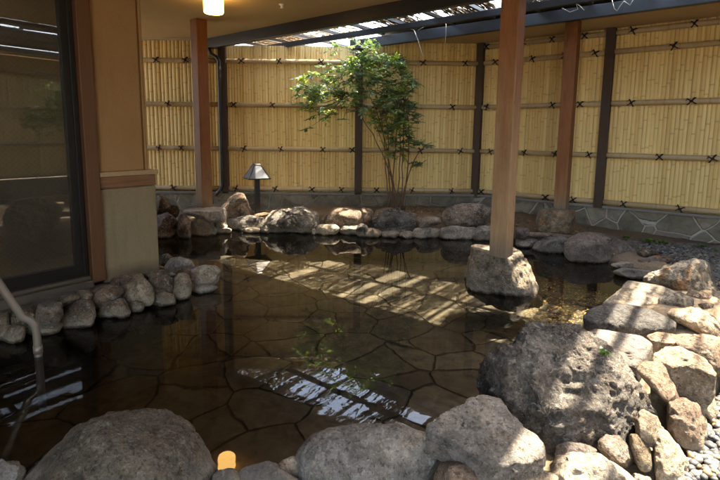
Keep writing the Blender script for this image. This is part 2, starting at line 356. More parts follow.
# --- rock in the water under the centre post
rock('boulder', ZM(460, 220, 4.36, [(20, 270), (28, 225), (45, 165), (75, 118), (130, 103), (190, 112), (235, 122), (262, 155), (300, 215), (330, 265), (350, 310), (300, 325), (210, 325), (140, 308), (95, 300), (40, 285)]), 0, 'pale brown tapering boulder standing in the water under centre post', None, 'footing', 'granite', depth=.5, level=6, ridge=.05, sink=.5, facets=6, planes=[((.1, 0, 1), .142)])
# --- right edge
rock('boulder', H_([(345, 290), (380, 255), (450, 240), (462, 225), (540, 200), (620, 195), (660, 215), (668, 270), (682, 340), (600, 352), (530, 345), (450, 312), (360, 303)]), .06, 'tall white topped rock with orange rusty face beside the gravel', GR, 'pale', 'stained', depth=.45, level=6, ridge=.07)
rock('rock', H_([(555, 360), (580, 342), (650, 345), (692, 375), (690, 405), (620, 405), (580, 385)]), .1, 'brown rounded rock just below the rusty faced rock', GR, 'brown', depth=.2)
rock('rock', H_(E(608, 398, 702, 460)), .08, 'small brown round rock under the brown rounded one near frame edge', GR, 'brown', depth=.15)
rock('rock', H_(E(690, 345, 780, 430)), .05, 'pale rock at right frame edge beside the gravel', GR, 'pale', depth=.3)
rock('stone_slab', H_([(150, 405), (200, 362), (250, 322), (278, 288), (340, 298), (430, 312), (505, 338), (495, 365), (440, 385), (425, 412), (300, 412)]), 0, 'white sunlit flat slab sloping into water with striped shadows', GR, 'pale', 'andesite', slab=(.14, .1), thick=.17)
rock('rock', H_([(420, 405), (430, 375), (480, 352), (540, 350), (590, 375), (602, 410), (560, 425), (480, 425)]), .12, 'white sunlit hump right of the striped flat slab', GR, 'pale', 'granite', depth=.22)
I_ = lambda p: ZM(570, 290, 4.8, p)
rock('boulder', I_([(78, 128), (85, 105), (115, 82), (180, 56), (300, 66), (400, 90), (500, 140), (505, 165), (430, 178), (330, 170), (230, 160), (120, 148)]), 0, 'long dark grey slab boulder jutting over the water at right', GR, 'dgrey', 'andesite', slab=(.22, .17), thick=.17, level=6, rough=.05)
rock('boulder', I_([(478, 118), (490, 95), (600, 88), (660, 112), (725, 165), (760, 215), (700, 240), (620, 222), (560, 175), (500, 145)]), .1, 'pale tan wedge boulder at right frame edge behind brown boulder', GR, 'tan', depth=.4, level=6)
rock('rock', I_(E(484, 165, 578, 220)), .1, 'small purple brown rock at right tip of long dark slab', GR, 'purple', 'andesite', depth=.15)
rock('stone_slab', I_([(368, 215), (420, 198), (500, 210), (548, 230), (530, 255), (460, 252), (400, 240)]), .12, 'thin pale tan slab below tip of the long dark slab', GR, 'tan', slab=(.2, .17), thick=.07)
rock('stone_slab', I_([(80, 195), (130, 183), (260, 203), (345, 222), (385, 248), (388, 275), (350, 330), (305, 365), (260, 340), (150, 300)]), .1, 'flat grey slab striped with light behind the largest craggy boulder', GR, 'grey', 'andesite', slab=(.2, .16), thick=.14)
rock('boulder', I_([(515, 265), (560, 228), (660, 212), (760, 240), (790, 340), (740, 400), (690, 392), (640, 345), (560, 300)]), .1, 'rounded reddish brown boulder cut by right frame edge', GR, 'brown', depth=.3, level=6)
rock('boulder', I_([(402, 330), (408, 298), (450, 272), (530, 266), (600, 298), (655, 330), (700, 385), (690, 410), (600, 372), (500, 362)]), .06, 'large flat topped tan boulder with grey front right of brown egg stone', GR, 'tan', 'granite', slab=(.25, .22), thick=.13, level=6, rough=.05)
rock('rock', I_([(330, 392), (345, 370), (382, 352), (450, 348), (485, 375), (505, 440), (500, 520), (470, 560), (430, 530), (370, 450)]), .12, 'smooth brown egg shaped stone right of the largest craggy boulder', GR, 'brown', 'river', depth=.16, facets=3, sink=.1)
rock('boulder', [(487, 378), (492, 362), (505, 352), (522, 347), (529, 329), (545, 323), (570, 323), (586, 328), (605, 344), (622, 358), (638, 376), (650, 396), (644, 414), (634, 428), (612, 441), (580, 438), (545, 444), (520, 436), (505, 422), (490, 405)], .05, 'largest dark craggy volcanic boulder in right foreground', GR, 'crag', 'volcanic', depth=.42, level=7, ridge=.085, rough=.07, facets=5, fdist=(.78, .95), sink=.12, grow=.98, rnd=.7)
J_ = lambda p: ZM(570, 380, 4.8, p)
rock('boulder', J_([(470, 225), (500, 118), (590, 103), (648, 138), (662, 215), (605, 298), (550, 322), (495, 275)]), .04, 'rough grey brown rounded boulder next to the gravel at lower right', GR, 'brown', 'andesite', depth=.25, level=6, facets=5)
rock('rock', J_([(595, 140), (600, 90), (660, 55), (695, 70), (698, 140), (665, 170)]), .05, 'small tan corner rock between tan flat topped boulder and gravel', GR, 'tan', depth=.18)
rock('rock', J_([(310, 250), (318, 190), (370, 152), (430, 182), (448, 240), (405, 310), (350, 295)]), .1, 'light tan rounded rock below the brown egg stone', GR, 'tan', depth=.15, sink=.1)
rock('boulder', J_([(375, 490), (400, 375), (440, 270), (470, 250), (505, 268), (535, 330), (558, 400), (550, 490), (470, 520)]), .0, 'tall yellowish tan rock leaning beside gravel at bottom right', GR, 'tan', 'granite', depth=.22, level=6, sink=.15)
rock('rock', J_(E(290, 262, 385, 400)), .06, 'narrow dark streaked rock left of tall yellowish tan rock', GR, 'olive', depth=.14)
rock('rock', J_([(143, 330), (150, 300), (190, 273), (250, 278), (290, 325), (288, 380), (262, 415), (220, 410), (170, 370)]), .06, 'round pinkish grey stone below the largest craggy boulder', GR, 'pink', 'granite', depth=.14, facets=4, sink=.1)
rock('rock', J_([(-70, 370), (-60, 320), (0, 302), (80, 310), (138, 345), (130, 370), (20, 385)]), .06, 'flat purple elongated stone below the largest craggy boulder', GR, 'purple', 'andesite', depth=.1, sink=.2)
rock('boulder', J_([(-130, 470), (-60, 390), (40, 368), (160, 375), (240, 425), (300, 480), (300, 560), (-100, 560)]), .09, 'broad pale cream rock at bottom edge below purple elongated stone', GR, 'pale', 'river', depth=.25, level=6)
rock('rock', J_([(280, 480), (320, 455), (390, 470), (400, 520), (290, 520)]), .03, 'small purple rock at bottom edge left of tall yellowish rock', GR, 'purple', depth=.1)
# --- near edge
K_ = lambda p: ZM(420, 380, 4.8, p)
rock('boulder', K_([(30, 232), (60, 202), (135, 155), (245, 88), (310, 74), (395, 100), (432, 158), (490, 215), (560, 262), (600, 330), (575, 365), (480, 385), (390, 405), (320, 405), (270, 368), (200, 310), (105, 252)]), .05, 'large flat light grey pitted slab left of the largest craggy boulder', GF, 'lgrey', 'andesite', slab=(.25, .19), thick=.07, level=7, rough=.045, facets=2, sink=.4)
rock('stone_slab', K_([(350, 470), (370, 440), (470, 430), (590, 440), (660, 470), (640, 540), (380, 540)]), .09, 'pale lit slab at bottom edge below the light grey pitted slab', GF, 'pale', 'andesite', depth=.16, back=.2)
rock('stone_slab', K_([(60, 520), (90, 450), (130, 400), (190, 385), (260, 405), (340, 450), (380, 500), (360, 570), (80, 570)]), .09, 'brown grey slab at bottom edge beside the light grey pitted slab', GF, 'brown', 'andesite', depth=.22)
rock('boulder', [(300, 462), (303, 450), (315, 438), (342, 432), (372, 430), (402, 430), (430, 437), (441, 449), (437, 464), (420, 480), (390, 500), (330, 500), (306, 480)], .0, 'long rounded grey boulder at bottom centre', GF, 'lgrey', 'andesite', depth=.24, level=6, facets=3, rough=.04)
rock('rock', [(236, 484), (243, 472), (250, 468), (267, 465), (283, 470), (300, 480), (305, 500), (236, 500)], .0, 'low pinkish grey rock at bottom edge left of long rounded boulder', GF, 'pink', 'andesite', depth=.16)
rock('rock', [(275, 468), (282, 461), (292, 458), (299, 463), (300, 472), (288, 476)], .02, 'small mottled rock touching left end of long rounded boulder', GF, 'tan', 'stained', depth=.08)
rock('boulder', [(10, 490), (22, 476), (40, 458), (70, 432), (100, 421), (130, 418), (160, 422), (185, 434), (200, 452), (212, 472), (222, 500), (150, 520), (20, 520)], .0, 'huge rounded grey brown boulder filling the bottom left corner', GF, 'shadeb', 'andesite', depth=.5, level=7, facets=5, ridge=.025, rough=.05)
rock('rock', E(-20, 462, 26, 492), .0, 'small grey rock at left frame edge beside the huge rounded boulder', GF, 'grey', depth=.12)
rock('rock', E(212, 471, 240, 492), .0, 'small gritty rock between huge rounded boulder and pinkish rock', GF, 'olive', 'granite', depth=.08)
# --- below the window
L1 = lambda p: ZM(0, 260, 4.8, p); L2 = lambda p: ZM(100, 240, 4.8, p)
kw = dict(depth=.2, facets=4, grow=1.2, rough=.065, fdist=(.72, .95))
rock('rock', L1([(-40, 390), (-30, 270), (20, 262), (50, 320), (45, 370), (10, 385)]), .0, 'rounded stone at left frame edge behind the handrail', GL, 'olive', **kw)
rock('rock', L1(E(15, 315, 117, 402)), .0, 'low waterline stone left of the handrail upright', GL, 'olive', **kw)
rock('rock', L1([(55, 300), (60, 260), (95, 225), (140, 230), (180, 270), (170, 318), (90, 320)]), .06, 'round stone directly behind the bend of the handrail', GL, 'olive', **kw)
rock('rock', L1([(178, 280), (185, 220), (230, 205), (280, 215), (292, 260), (270, 300), (210, 305)]), .08, 'round pinkish stone right of the handrail, upper course', GL, 'pink', **kw)
rock('rock', L1([(125, 350), (150, 310), (220, 300), (285, 310), (275, 345), (200, 365)]), .0, 'low flat waterline stone right of the handrail upright', GL, 'olive', **kw)
rock('rock', L1([(286, 300), (300, 235), (340, 195), (390, 183), (430, 210), (450, 260), (440, 295), (370, 325), (310, 330)]), .0, 'large smooth domed stone below the window glass centre', GL, 'brown', **kw)
rock('rock', L1([(265, 200), (290, 178), (350, 165), (385, 185), (330, 205), (285, 222)]), .13, 'flat stone under window sill left of the domed stone', GL, 'olive', **kw)
rock('rock', L1([(350, 175), (370, 150), (420, 150), (440, 170), (420, 195), (390, 190)]), .13, 'small stone under window sill above the domed stone', GL, 'olive', **kw)
rock('rock', L1([(415, 195), (430, 155), (500, 128), (560, 132), (578, 160), (545, 195), (480, 212)]), .08, 'wide flat topped stone under right end of the window', GL, 'brown', **kw)
rock('rock', L2([(-10, 360), (10, 310), (60, 280), (110, 290), (140, 340), (120, 365), (50, 378)]), .0, 'broad waterline stone below the wooden door jamb', GL, 'olive', **kw)
rock('rock', L2([(98, 275), (110, 225), (150, 195), (200, 190), (235, 220), (252, 265), (240, 288), (160, 296)]), .05, 'large angular stone with flat face right of the wooden door jamb', GL, 'tan', **kw)
rock('rock', L2(E(138, 290, 208, 346)), .0, 'small waterline stone wedged under the large angular stone', GL, 'olive', **kw)
rock('rock', L2([(228, 215), (245, 182), (310, 172), (345, 192), (340, 240), (290, 255), (245, 250)]), .06, 'dark topped stone below pier centre, upper course', GL, 'brown', **kw)
rock('rock', L2([(243, 300), (255, 262), (300, 250), (345, 265), (357, 300), (300, 320)]), .0, 'flat waterline stone below the dark topped stone', GL, 'olive', **kw)
rock('rock', L2([(340, 260), (348, 190), (375, 168), (415, 175), (433, 215), (430, 265), (385, 287)]), .0, 'tall squarish tan stone at waterline right of the pier', GL, 'tan', 'river', **kw)
rock('stone_slab', L2([(215, 165), (250, 148), (330, 142), (365, 160), (320, 178), (240, 178)]), .14, 'thin flat stone against foot of the plaster pier', GL, 'olive', **kw)
rock('rock', L2([(320, 125), (345, 95), (380, 85), (430, 100), (445, 125), (400, 140), (340, 142)]), .1, 'pale rounded stone at back of heap right of the pier', GL, 'lgrey', **kw)
rock('rock', L2([(358, 160), (375, 135), (420, 130), (442, 150), (440, 185), (400, 185)]), .07, 'brown stone between squarish tan stone and end boulder', GL, 'brown', **kw)
rock('rock', L2([(438, 200), (445, 150), (480, 132), (540, 130), (568, 150), (562, 190), (530, 212), (470, 218)]), .03, 'pale squared boulder ending the stone heap at the pier', GL, 'pale', 'river', **kw)
rock('rock', L2([(435, 245), (460, 220), (520, 212), (558, 228), (530, 250), (470, 258)]), .0, 'low flat stone in water under the pale squared end boulder', GL, 'lgrey', **kw)
rock('rock', L2(E(428, 195, 458, 245)), .0, 'tiny stone wedged beside the squarish tan stone', GL, 'olive', depth=.06, level=4)
rock('rock', L2([(295, 110), (300, 75), (325, 68), (350, 90), (335, 120)]), .1, 'small stone tucked behind right corner of the pier', GL, 'olive', **kw)
rock('stone_slab', L2([(60, 190), (110, 170), (190, 165), (200, 185), (120, 215), (70, 212)]), .13, 'flat dusty stone at foot of the wooden door jamb', GL, 'brown', **kw)
rock('rock', L2([(-20, 250), (0, 225), (60, 222), (95, 250), (85, 285), (20, 300)]), .06, 'brown stone left of the large angular stone, upper course', GL, 'brown', **kw)

# ------------------------------------------------------------------ ground, pool floor, water
POOLPX = [(-300, 420), (-120, 372), (0, 338), (60, 325), (128, 310), (175, 299), (210, 284), (196, 272), (165, 268), (120, 245), (60, 238), (100, 234), (165, 232), (215, 233), (262, 231), (340, 233), (370, 235), (400, 236), (440, 237), (490, 239),
          (520, 244), (545, 251), (575, 258), (610, 268), (636, 276), (618, 290), (604, 304), (594, 318), (596, 335), (565, 352), (510, 376), (494, 392), (446, 404), (432, 428), (380, 438), (312, 446), (298, 465), (262, 475), (215, 484), (120, 500), (-100, 500), (-400, 480)]
POOL = np.array([P(x, y, 0)[:2] for x, y in POOLPX])
def inside(q, poly):
    x, y = q[:, 0], q[:, 1]; r = np.zeros(len(q), bool); n = len(poly)
    for i in range(n):
        a, b = poly[i], poly[(i+1) % n]
        c = ((a[1] > y) != (b[1] > y)); xx = (b[0]-a[0])*(y-a[1])/(b[1]-a[1]+1e-12)+a[0]; r ^= c & (x < xx)
    return r
def sdist(q, poly):
    d = np.full(len(q), 9e9)
    for i in range(len(poly)):
        a, b = poly[i], poly[(i+1) % len(poly)]; e = b-a; t = np.clip(((q-a)@e)/(e@e), 0, 1)
        d = np.minimum(d, np.linalg.norm(q-a-np.outer(t, e), axis=1))
    return np.where(inside(q, poly), -d, d)
GRAVPX = [(575, 232), (645, 240), (735, 247), (960, 275), (1150, 420), (900, 560), (680, 540), (676, 478), (690, 446), (708, 402), (724, 386), (738, 330), (718, 292), (712, 262), (668, 264), (640, 252), (600, 240)]
GRAV = np.array([P(x, y, .05)[:2] for x, y in GRAVPX])
x0, x1, y0, y1, st = -5.2, 5.2, -.5, 6.9, .035
gx = np.arange(x0, x1+st/2, st); gy = np.arange(y0, y1+st/2, st); XX, YY = np.meshgrid(gx, gy)
q = np.c_[XX.ravel(), YY.ravel()]; sd = sdist(q, POOL); gd = sdist(q, GRAV)
ns = fbm(np.c_[q*3, np.zeros(len(q))], 5, 3); ns2 = fbm(np.c_[q*9, np.zeros(len(q))], 4, 9)
sm = lambda a, b, t: (lambda k: k*k*(3-2*k))(np.clip((t-a)/(b-a), 0, 1))
land = .045+.035*ns+.012*ns2
rim = .03*np.exp(-((sd-.3)/.25)**2)
mort0 = np.clip(sm(-.7, .2, q[:, 0])*sm(3.2, 2.4, q[:, 1]), 0, 1)
soil = sm(4.55, 5.3, q[:, 1])*sm(2.2, 1.2, np.abs(q[:, 0]-.7))*.09
h = -.55+(.55+land+rim*(gd > 0.05)+soil)*sm(.0, .17, sd+.02*ns2)
h = h-.045*mort0*(h > 0)+.085*sm(.6, .95, q[:, 0])*sm(.1, .25, sd)*sm(1.6, 1.9, q[:, 1])*sm(3., 2.6, q[:, 1])*(h > 0)*(gd > .03)
h = np.where(gd < 0, np.minimum(h, .004+.006*ns2), h)
unq = q@np.c_[U[:2], N[:2]]
h = h+.05*sm(-2.45, -2.7, unq[:, 0])*sm(1.75, 1.6, unq[:, 1])*(h > 0)
h = np.where((unq[:, 0] < -3.1) & (unq[:, 1] < 1.66), np.minimum(h, .05), h)
ny, nx = XX.shape; idx = np.arange(nx*ny).reshape(ny, nx)
fs = np.c_[idx[:-1, :-1].ravel(), idx[:-1, 1:].ravel(), idx[1:, 1:].ravel(), idx[1:, :-1].ravel()]
me = bpy.data.meshes.new('ground'); me.from_pydata(np.c_[q, h].tolist(), [], fs.tolist()); me.polygons.foreach_set('use_smooth', [True]*len(me.polygons))
mort = np.clip(sm(-.7, 1.0, q[:, 0])*sm(4.4, 3.2, q[:, 1]), 0, 1)
cA = np.ones((len(q), 4), np.float32); cA[:, 0] = mort; cA[:, 1] = (gd < .03); cA[:, 2] = sm(4.5, 5., q[:, 1])
me.color_attributes.new('zone', 'FLOAT_COLOR', 'POINT').data.foreach_set('color', cA.ravel())
g = G('ground_mortar_and_soil'); at = g.n('Attribute', attribute_name='zone'); sp = g.n('SeparateColor', i_0=at.outputs['Color'])
v = g.pos(); n1 = g.noise(v, 7, 6, .65, .5); n2 = g.noise(v, 60, 5, .7)
mortar = g.mix(n1, (.24, .18, .11), (.42, .345, .25)); soilc = g.mix(n1, (.07, .055, .045), (.17, .13, .1))
c = g.mix(sp.outputs[0], soilc, mortar); c = g.mix(sp.outputs[1], c, g.mix(n1, (.1, .09, .075), (.2, .18, .15)))
c = g.mix(sp.outputs[2], c, g.mix(n2, (.1, .065, .04), (.26, .18, .11)))
c = g.mix(g.math('MULTIPLY', g.ramp(n2, [(.4, 1), (.55, 0)]), .5), c, g.mix(1, c, (.55, .52, .5), 'MULTIPLY'))
zz = g.n('SeparateXYZ', i_0=v).outputs[2]
c = g.mix(g.ramp(g.math('ADD', zz, .5), [(.5, 1), (.53, 0)]), c, g.mix(1, c, (.35, .33, .3), 'MULTIPLY'))
g.pbsdf(c, .9, g.bump(g.math('ADD', n2, g.math('MULTIPLY', n1, .5)), .8, .012), .25)
ground = link_mesh('ground', me, g.m); tag(ground, kind='structure')
# wide ground sheet around the garden, out to the horizon
mb = MB(); Rr = 220
for a, b, c_, d in ((-Rr, -Rr, Rr, y0+.1), (-Rr, y1-.1, Rr, Rr), (-Rr, y0+.1, x0+.1, y1-.1), (x1-.1, y0+.1, Rr, y1-.1)):
    mb.add([(a, b, -.06), (c_, b, -.06), (c_, d, -.06), (a, d, -.06)], [(0, 1, 2, 3)])
g = G('outer_ground_gravel'); v = g.pos(); g.pbsdf(g.mix(g.noise(v, 9, 5, .7), (.2, .18, .15), (.34, .31, .27)), .95, g.bump(g.noise(v, 40, 4), .4, .02), .2)
tag(mb.build('outer_ground', g.m), kind='structure')

ZF = -.27
g = G('pool_crazy_paving'); v = g.pos((1, 1, 0), (0, 0, .5))
wv = g.n('VectorMath', operation='ADD', i_0=v); ws = g.n('VectorMath', operation='SCALE', i_0=g.n('TexNoise', i_Vector=v, i_Scale=3.2, i_Detail=3.).outputs[1], i_Scale=.12); g.l(ws.outputs[0], wv.inputs[1])
vo = g.n('TexVoronoi', feature='DISTANCE_TO_EDGE', i_Vector=wv.outputs[0], i_Scale=3.1); vc = g.n('TexVoronoi', i_Vector=wv.outputs[0], i_Scale=3.1)
e = g.math('ADD', vo.outputs['Distance'], g.math('MULTIPLY', g.math('SUBTRACT', g.noise(v, 18, 4), .5), .035))
joint = g.ramp(e, [(.008, 1), (.026, 0)])
cell = g.n('SeparateColor', i_0=vc.outputs['Color'])
st_ = g.mix(cell.outputs[0], (.058, .055, .048), (.15, .138, .112)); st_ = g.mix(g.math('MULTIPLY', cell.outputs[1], .45), st_, (.12, .095, .07))
nn = g.noise(v, 11, 7, .68, .6)
st_ = g.mix(g.ramp(nn, [(.35, 0), (.7, 1)]), g.mix(1, st_, (.55, .52, .45), 'MULTIPLY'), g.mix(1, st_, (1.4, 1.35, 1.2), 'MULTIPLY'))
c = g.mix(joint, st_, (.014, .011, .008))
hh = g.math('SUBTRACT', g.math('MULTIPLY', nn, .5), joint)
g.pbsdf(c, .75, g.bump(hh, .7, .02), .25)
mb = MB(); mb.add([(-5, .3, ZF), (4, .3, ZF), (4, 6, ZF), (-5, 6, ZF)], [(0, 1, 2, 3)]); tag(mb.build('pool_floor', g.m), kind='structure')

g = G('hot_spring_water'); v = g.pos()
hgt = g.math('ADD', g.math('MULTIPLY', g.noise(g.pos((1, 1.6, 1)), 2.6, 3, .5, .6), 1.), g.math('MULTIPLY', g.noise(v, 9, 3, .5, .3), .22))
# splashing ripples by the dark boulder at the left
sp_ = P(167, 243, 0)
dv = g.n('VectorMath', operation='DISTANCE', i_0=v, i_1=tuple(sp_)).outputs['Value']
rp = g.math('MULTIPLY', g.math('MULTIPLY', g.noise(v, 38, 3, .6), g.ramp(dv, [(.05, 1), (.55, 0)])), 1.1)
nb = g.bump(g.math('ADD', hgt, rp), .014, .03)
fr = g.n('Fresnel', i_IOR=1.34, i_Normal=nb)
tr = g.n('BsdfTransparent', i_Color=(.8, .795, .77, 1)); gl = g.n('BsdfGlossy', i_Color=(1, 1, 1, 1), i_Roughness=.0, i_Normal=nb)
mx = g.n('MixShader', i_0=fr.outputs[0], i_1=tr.outputs[0], i_2=gl.outputs[0]); g.l(mx.outputs[0], g.out.inputs[0])
mb = MB(); WP = np.array([P(x, y, 0)[:2] for x, y in POOLPX]); ctr = np.array([0, 3.])
from mathutils.geometry import tessellate_polygon
big = []
for i in range(len(WP)):   # water runs a little under the rim stones
    a, b, c_ = WP[i-1], WP[i], WP[(i+1) % len(WP)]; t = c_-a; t = t/np.linalg.norm(t); nrm = np.array([t[1], -t[0]])
    if inside(np.array([b+nrm*.02]), POOL)[0]: nrm = -nrm
    big.append(b+nrm*.13)
tri = tessellate_polygon([[Vector((*p_, 0)) for p_ in big]])
mb.add([(*p_, 0.) for p_ in big], tri); wo = mb.build('water', g.m); tag(wo, kind='structure')
bmw = bmesh.new(); bmw.from_mesh(wo.data)
for f_ in bmw.faces:
    if f_.normal.z < 0: f_.normal_flip()
bmw.to_mesh(wo.data); bmw.free()

# ------------------------------------------------------------------ gravel, leaf litter
def scatter_pts(poly, n):
    lo, hi = poly.min(0), poly.max(0); out = []
    while len(out) < n:
        c_ = rng.uniform(lo, hi, (n*2, 2)); out += c_[inside(c_, poly)].tolist()
    return np.array(out[:n])
bm = bmesh.new(); bmesh.ops.create_icosphere(bm, subdivisions=2, radius=1); bm.verts.ensure_lookup_table()
iv = np.array([q_.co[:] for q_ in bm.verts]); ifc = np.array([[q_.index for q_ in f_.verts] for f_ in bm.faces]); bm.free()
pp = scatter_pts(GRAV, 60000); pp = pp[(pp[:, 1] > .3)]
dcam = np.linalg.norm(pp, axis=1); 
proj = np.array([[360+F*((np.array([x, y, .05])-CAM)@_r)/((np.array([x, y, .05])-CAM)@_f), 199-F*((np.array([x, y, .05])-CAM)@_u)/((np.array([x, y, .05])-CAM)@_f)] for x, y in pp])
vis = (proj[:, 0] > 560) & (proj[:, 0] < 800) & (proj[:, 1] < 560); pp = pp[vis][:8500]
n_ = len(pp); sc = rng.uniform(.0075, .0165, n_)[:, None]*np.c_[rng.uniform(.9, 1.5, n_), rng.uniform(.8, 1.1, n_), rng.uniform(.55, .85, n_)]
ang = rng.uniform(0, 6.28, n_); ca, sa = np.cos(ang), np.sin(ang)
vv = iv[None]*sc[:, None, :]; vx = vv[..., 0]*ca[:, None]-vv[..., 1]*sa[:, None]; vy = vv[..., 0]*sa[:, None]+vv[..., 1]*ca[:, None]
gz = np.array([.01]*n_)+rng.uniform(0, .014, n_)
allv = np.stack([vx+pp[:, 0:1], vy+pp[:, 1:2], vv[..., 2]+gz[:, None]], -1).reshape(-1, 3)
allf = (ifc[None]+np.arange(n_)[:, None, None]*len(iv)).reshape(-1, 3)
me = bpy.data.meshes.new('gravel'); me.vertices.add(len(allv)); me.vertices.foreach_set('co', allv.ravel())
me.loops.add(allf.size); me.loops.foreach_set('vertex_index', allf.ravel().astype(np.int32)); me.polygons.add(len(allf))
me.polygons.foreach_set('loop_start', np.arange(0, allf.size, 3, dtype=np.int32)); me.polygons.foreach_set('use_smooth', np.ones(len(allf), bool)); me.update(calc_edges=True)
pal = np.array([(.12, .125, .13), (.065, .068, .073), (.19, .185, .175), (.33, .3, .25), (.27, .19, .11), (.17, .15, .12), (.09, .09, .09), (.24, .12, .06)])
pc = .82*pal[rng.choice(len(pal), n_, p=[.25, .18, .17, .09, .09, .12, .08, .02])]*rng.uniform(.8, 1.2, (n_, 1))
cc = np.ones((len(allv), 4), np.float32); cc[:, :3] = np.repeat(pc, len(iv), 0)
me.color_attributes.new('tint', 'FLOAT_COLOR', 'POINT').data.foreach_set('color', cc.ravel())
g = G('pebbles'); at = g.n('Attribute', attribute_name='tint'); nz = g.noise(g.pos(), 160, 4, .6)
g.pbsdf(g.mix(1, at.outputs['Color'], g.mix(nz, (.75,)*3, (1.25,)*3), 'MULTIPLY'), .55, g.bump(nz, .2, .003), .4)
o = link_mesh('gravel', me, g.m); tag(o, 'grey, white and brown pebbles spread along the foot of the stone wall', 'gravel', kind='stuff')

g = G('dry_leaf'); at = g.n('Attribute', attribute_name='tint'); g.pbsdf(at.outputs['Color'], .7, None, .2); LEAFM = g.m
def litter(name, polypx, zf, n, cols, label, size=(.012, .028), flat=.4):
    poly = np.array([P(x, y, zf)[:2] for x, y in polypx]); mb = MB()
    for x, y in scatter_pts(poly, n):
        s = random.uniform(*size); a = random.uniform(0, 6.28); t = np.array([math.cos(a), math.sin(a), random.uniform(-flat, flat)]); b = np.array([-math.sin(a), math.cos(a), random.uniform(-flat, flat)])
        i_ = int((y-y0)/st+.5)*nx+int((x-x0)/st+.5); zz = max(zf if zf < 0 else -1, h[i_])+.012; c0 = np.array([x, y, zz])
        mb.add([c0-t*s, c0-t*s*.2+b*s*.42, c0+t*s*.5+b*s*.3, c0+t*s*1.1+[0, 0, s*.3], c0+t*s*.5-b*s*.3, c0-t*s*.2-b*s*.42], [(0, 5, 1), (1, 5, 4, 2), (2, 4, 3)], np.array(random.choice(cols))*random.uniform(.7, 1.3))
    tag(mb.build(name, LEAFM), label, 'dry leaves', kind='stuff')
litter('dry_leaves', [(395, 207), (450, 205), (520, 222), (600, 228), (640, 240), (575, 240), (520, 234), (440, 226), (400, 226)], .1, 900, [(.22, .13, .07), (.3, .18, .09), (.16, .1, .06), (.38, .2, .08), (.1, .07, .05)], 'brown dry leaves littering the soil along the far wall')
litter('sunken_leaves', [(545, 262), (590, 264), (625, 285), (600, 305), (575, 330), (520, 320), (540, 290)], -.262, 1500, [(.55, .38, .1), (.45, .28, .06), (.62, .5, .2), (.3, .2, .08)], 'small yellow leaves lying on the pool floor at the right, extra ones standing in for sunlit gold', size=(.006, .015), flat=.1)  # real specks plus many extra leaves that mimic a sunlit golden floor
litter('sunken_leaves', [(300, 262), (470, 262), (480, 330), (330, 320)], -.262, 70, [(.5, .36, .12), (.45, .28, .06), (.3, .2, .08)], 'scattered tiny leaves lying on the sunlit middle of the pool floor', size=(.005, .012), flat=.1)

# ------------------------------------------------------------------ bamboo fence
def bamboo_mat(name, c0, c1, nodec, gloss=.42):
    g = G(name); at = g.n('Attribute', attribute_name='tint'); s_ = g.n('SeparateColor', i_0=at.outputs['Color'])
    v = g.pos((14, 14, .8)); n1 = g.noise(v, 3, 4, .6); n2 = g.noise(g.pos((1, 1, .35)), 5, 5, .65)
    c = g.mix(s_.outputs[0], c0, c1); c = g.mix(g.math('MULTIPLY', g.ramp(n1, [(.3, 0), (.7, 1)]), .45), c, g.mix(1, c, (.74, .68, .58), 'MULTIPLY'))
    c = g.mix(g.math('MULTIPLY', g.ramp(n2, [(.5, 0), (.75, 1)]), .35), c, g.mix(1, c, (.7, .62, .5), 'MULTIPLY'))
    c = g.mix(g.math('MULTIPLY', s_.outputs[1], .6), c, nodec)
    g.pbsdf(c, gloss, g.bump(n1, .12, .003), .35); return g.m
CANE = bamboo_mat('bamboo_cane', (.73, .51, .21), (.87, .67, .31), (.2, .12, .05))
RAIL = bamboo_mat('bamboo_rail', (.4, .3, .17), (.52, .4, .25), (.2, .14, .08), .4)
g = G('black_palm_cord'); g.pbsdf((.012, .011, .011), .8); CORD = g.m
g = G('dark_stained_timber'); v = g.pos((8, 8, 1)); g.pbsdf(g.mix(g.noise(v, 6, 5, .6), (.035, .022, .016), (.085, .055, .04)), .6, g.bump(g.noise(v, 9, 4), .3, .004), .3); DARKW = g.m
def canes(mb, a, b, z0, z1, r0, out):
    a, b = np.array(a[:2]), np.array(b[:2]); L = np.linalg.norm(b-a); t = (b-a)/L; n = max(1, int(L/(2*r0*.97))); K = 6
    for i in range(n):
        c0 = a+t*(i+.5)*L/n; r = L/n/2*random.uniform(.94, 1.04); tint = random.random(); zs = [(z0, 1, .0)]
        zk = z0+random.uniform(.05, .4); offs = random.uniform(-.004, .004); lean = random.uniform(-.003, .003)
        while zk < z1-.03:
            zs += [(zk-.016, 1, 0), (zk-.004, 1.06, .25), (zk, .99, 1.), (zk+.005, 1.07, .2), (zk+.018, 1, 0)]; zk += random.uniform(.24, .42)
        zs.append((z1, .97, 0)); vs = []; cs = []
        for z_, k, nd in zs:
            for j in range(K+1):
                th = math.pi*j/K; x, y = math.cos(th)*r*k, math.sin(th)*r*k*.38+offs
                p_ = c0+t*(x+lean*(z_-z0))+np.array(out[:2])*y; vs.append((p_[0], p_[1], z_)); cs.append((tint, nd, 0))
        fs = [(q_*(K+1)+j, q_*(K+1)+j+1, (q_+1)*(K+1)+j+1, (q_+1)*(K+1)+j) for q_ in range(len(zs)-1) for j in range(K)]
        fs.append(tuple(range((len(zs)-1)*(K+1), len(zs)*(K+1)))); mb.add(vs, fs, cs)
_tie = None
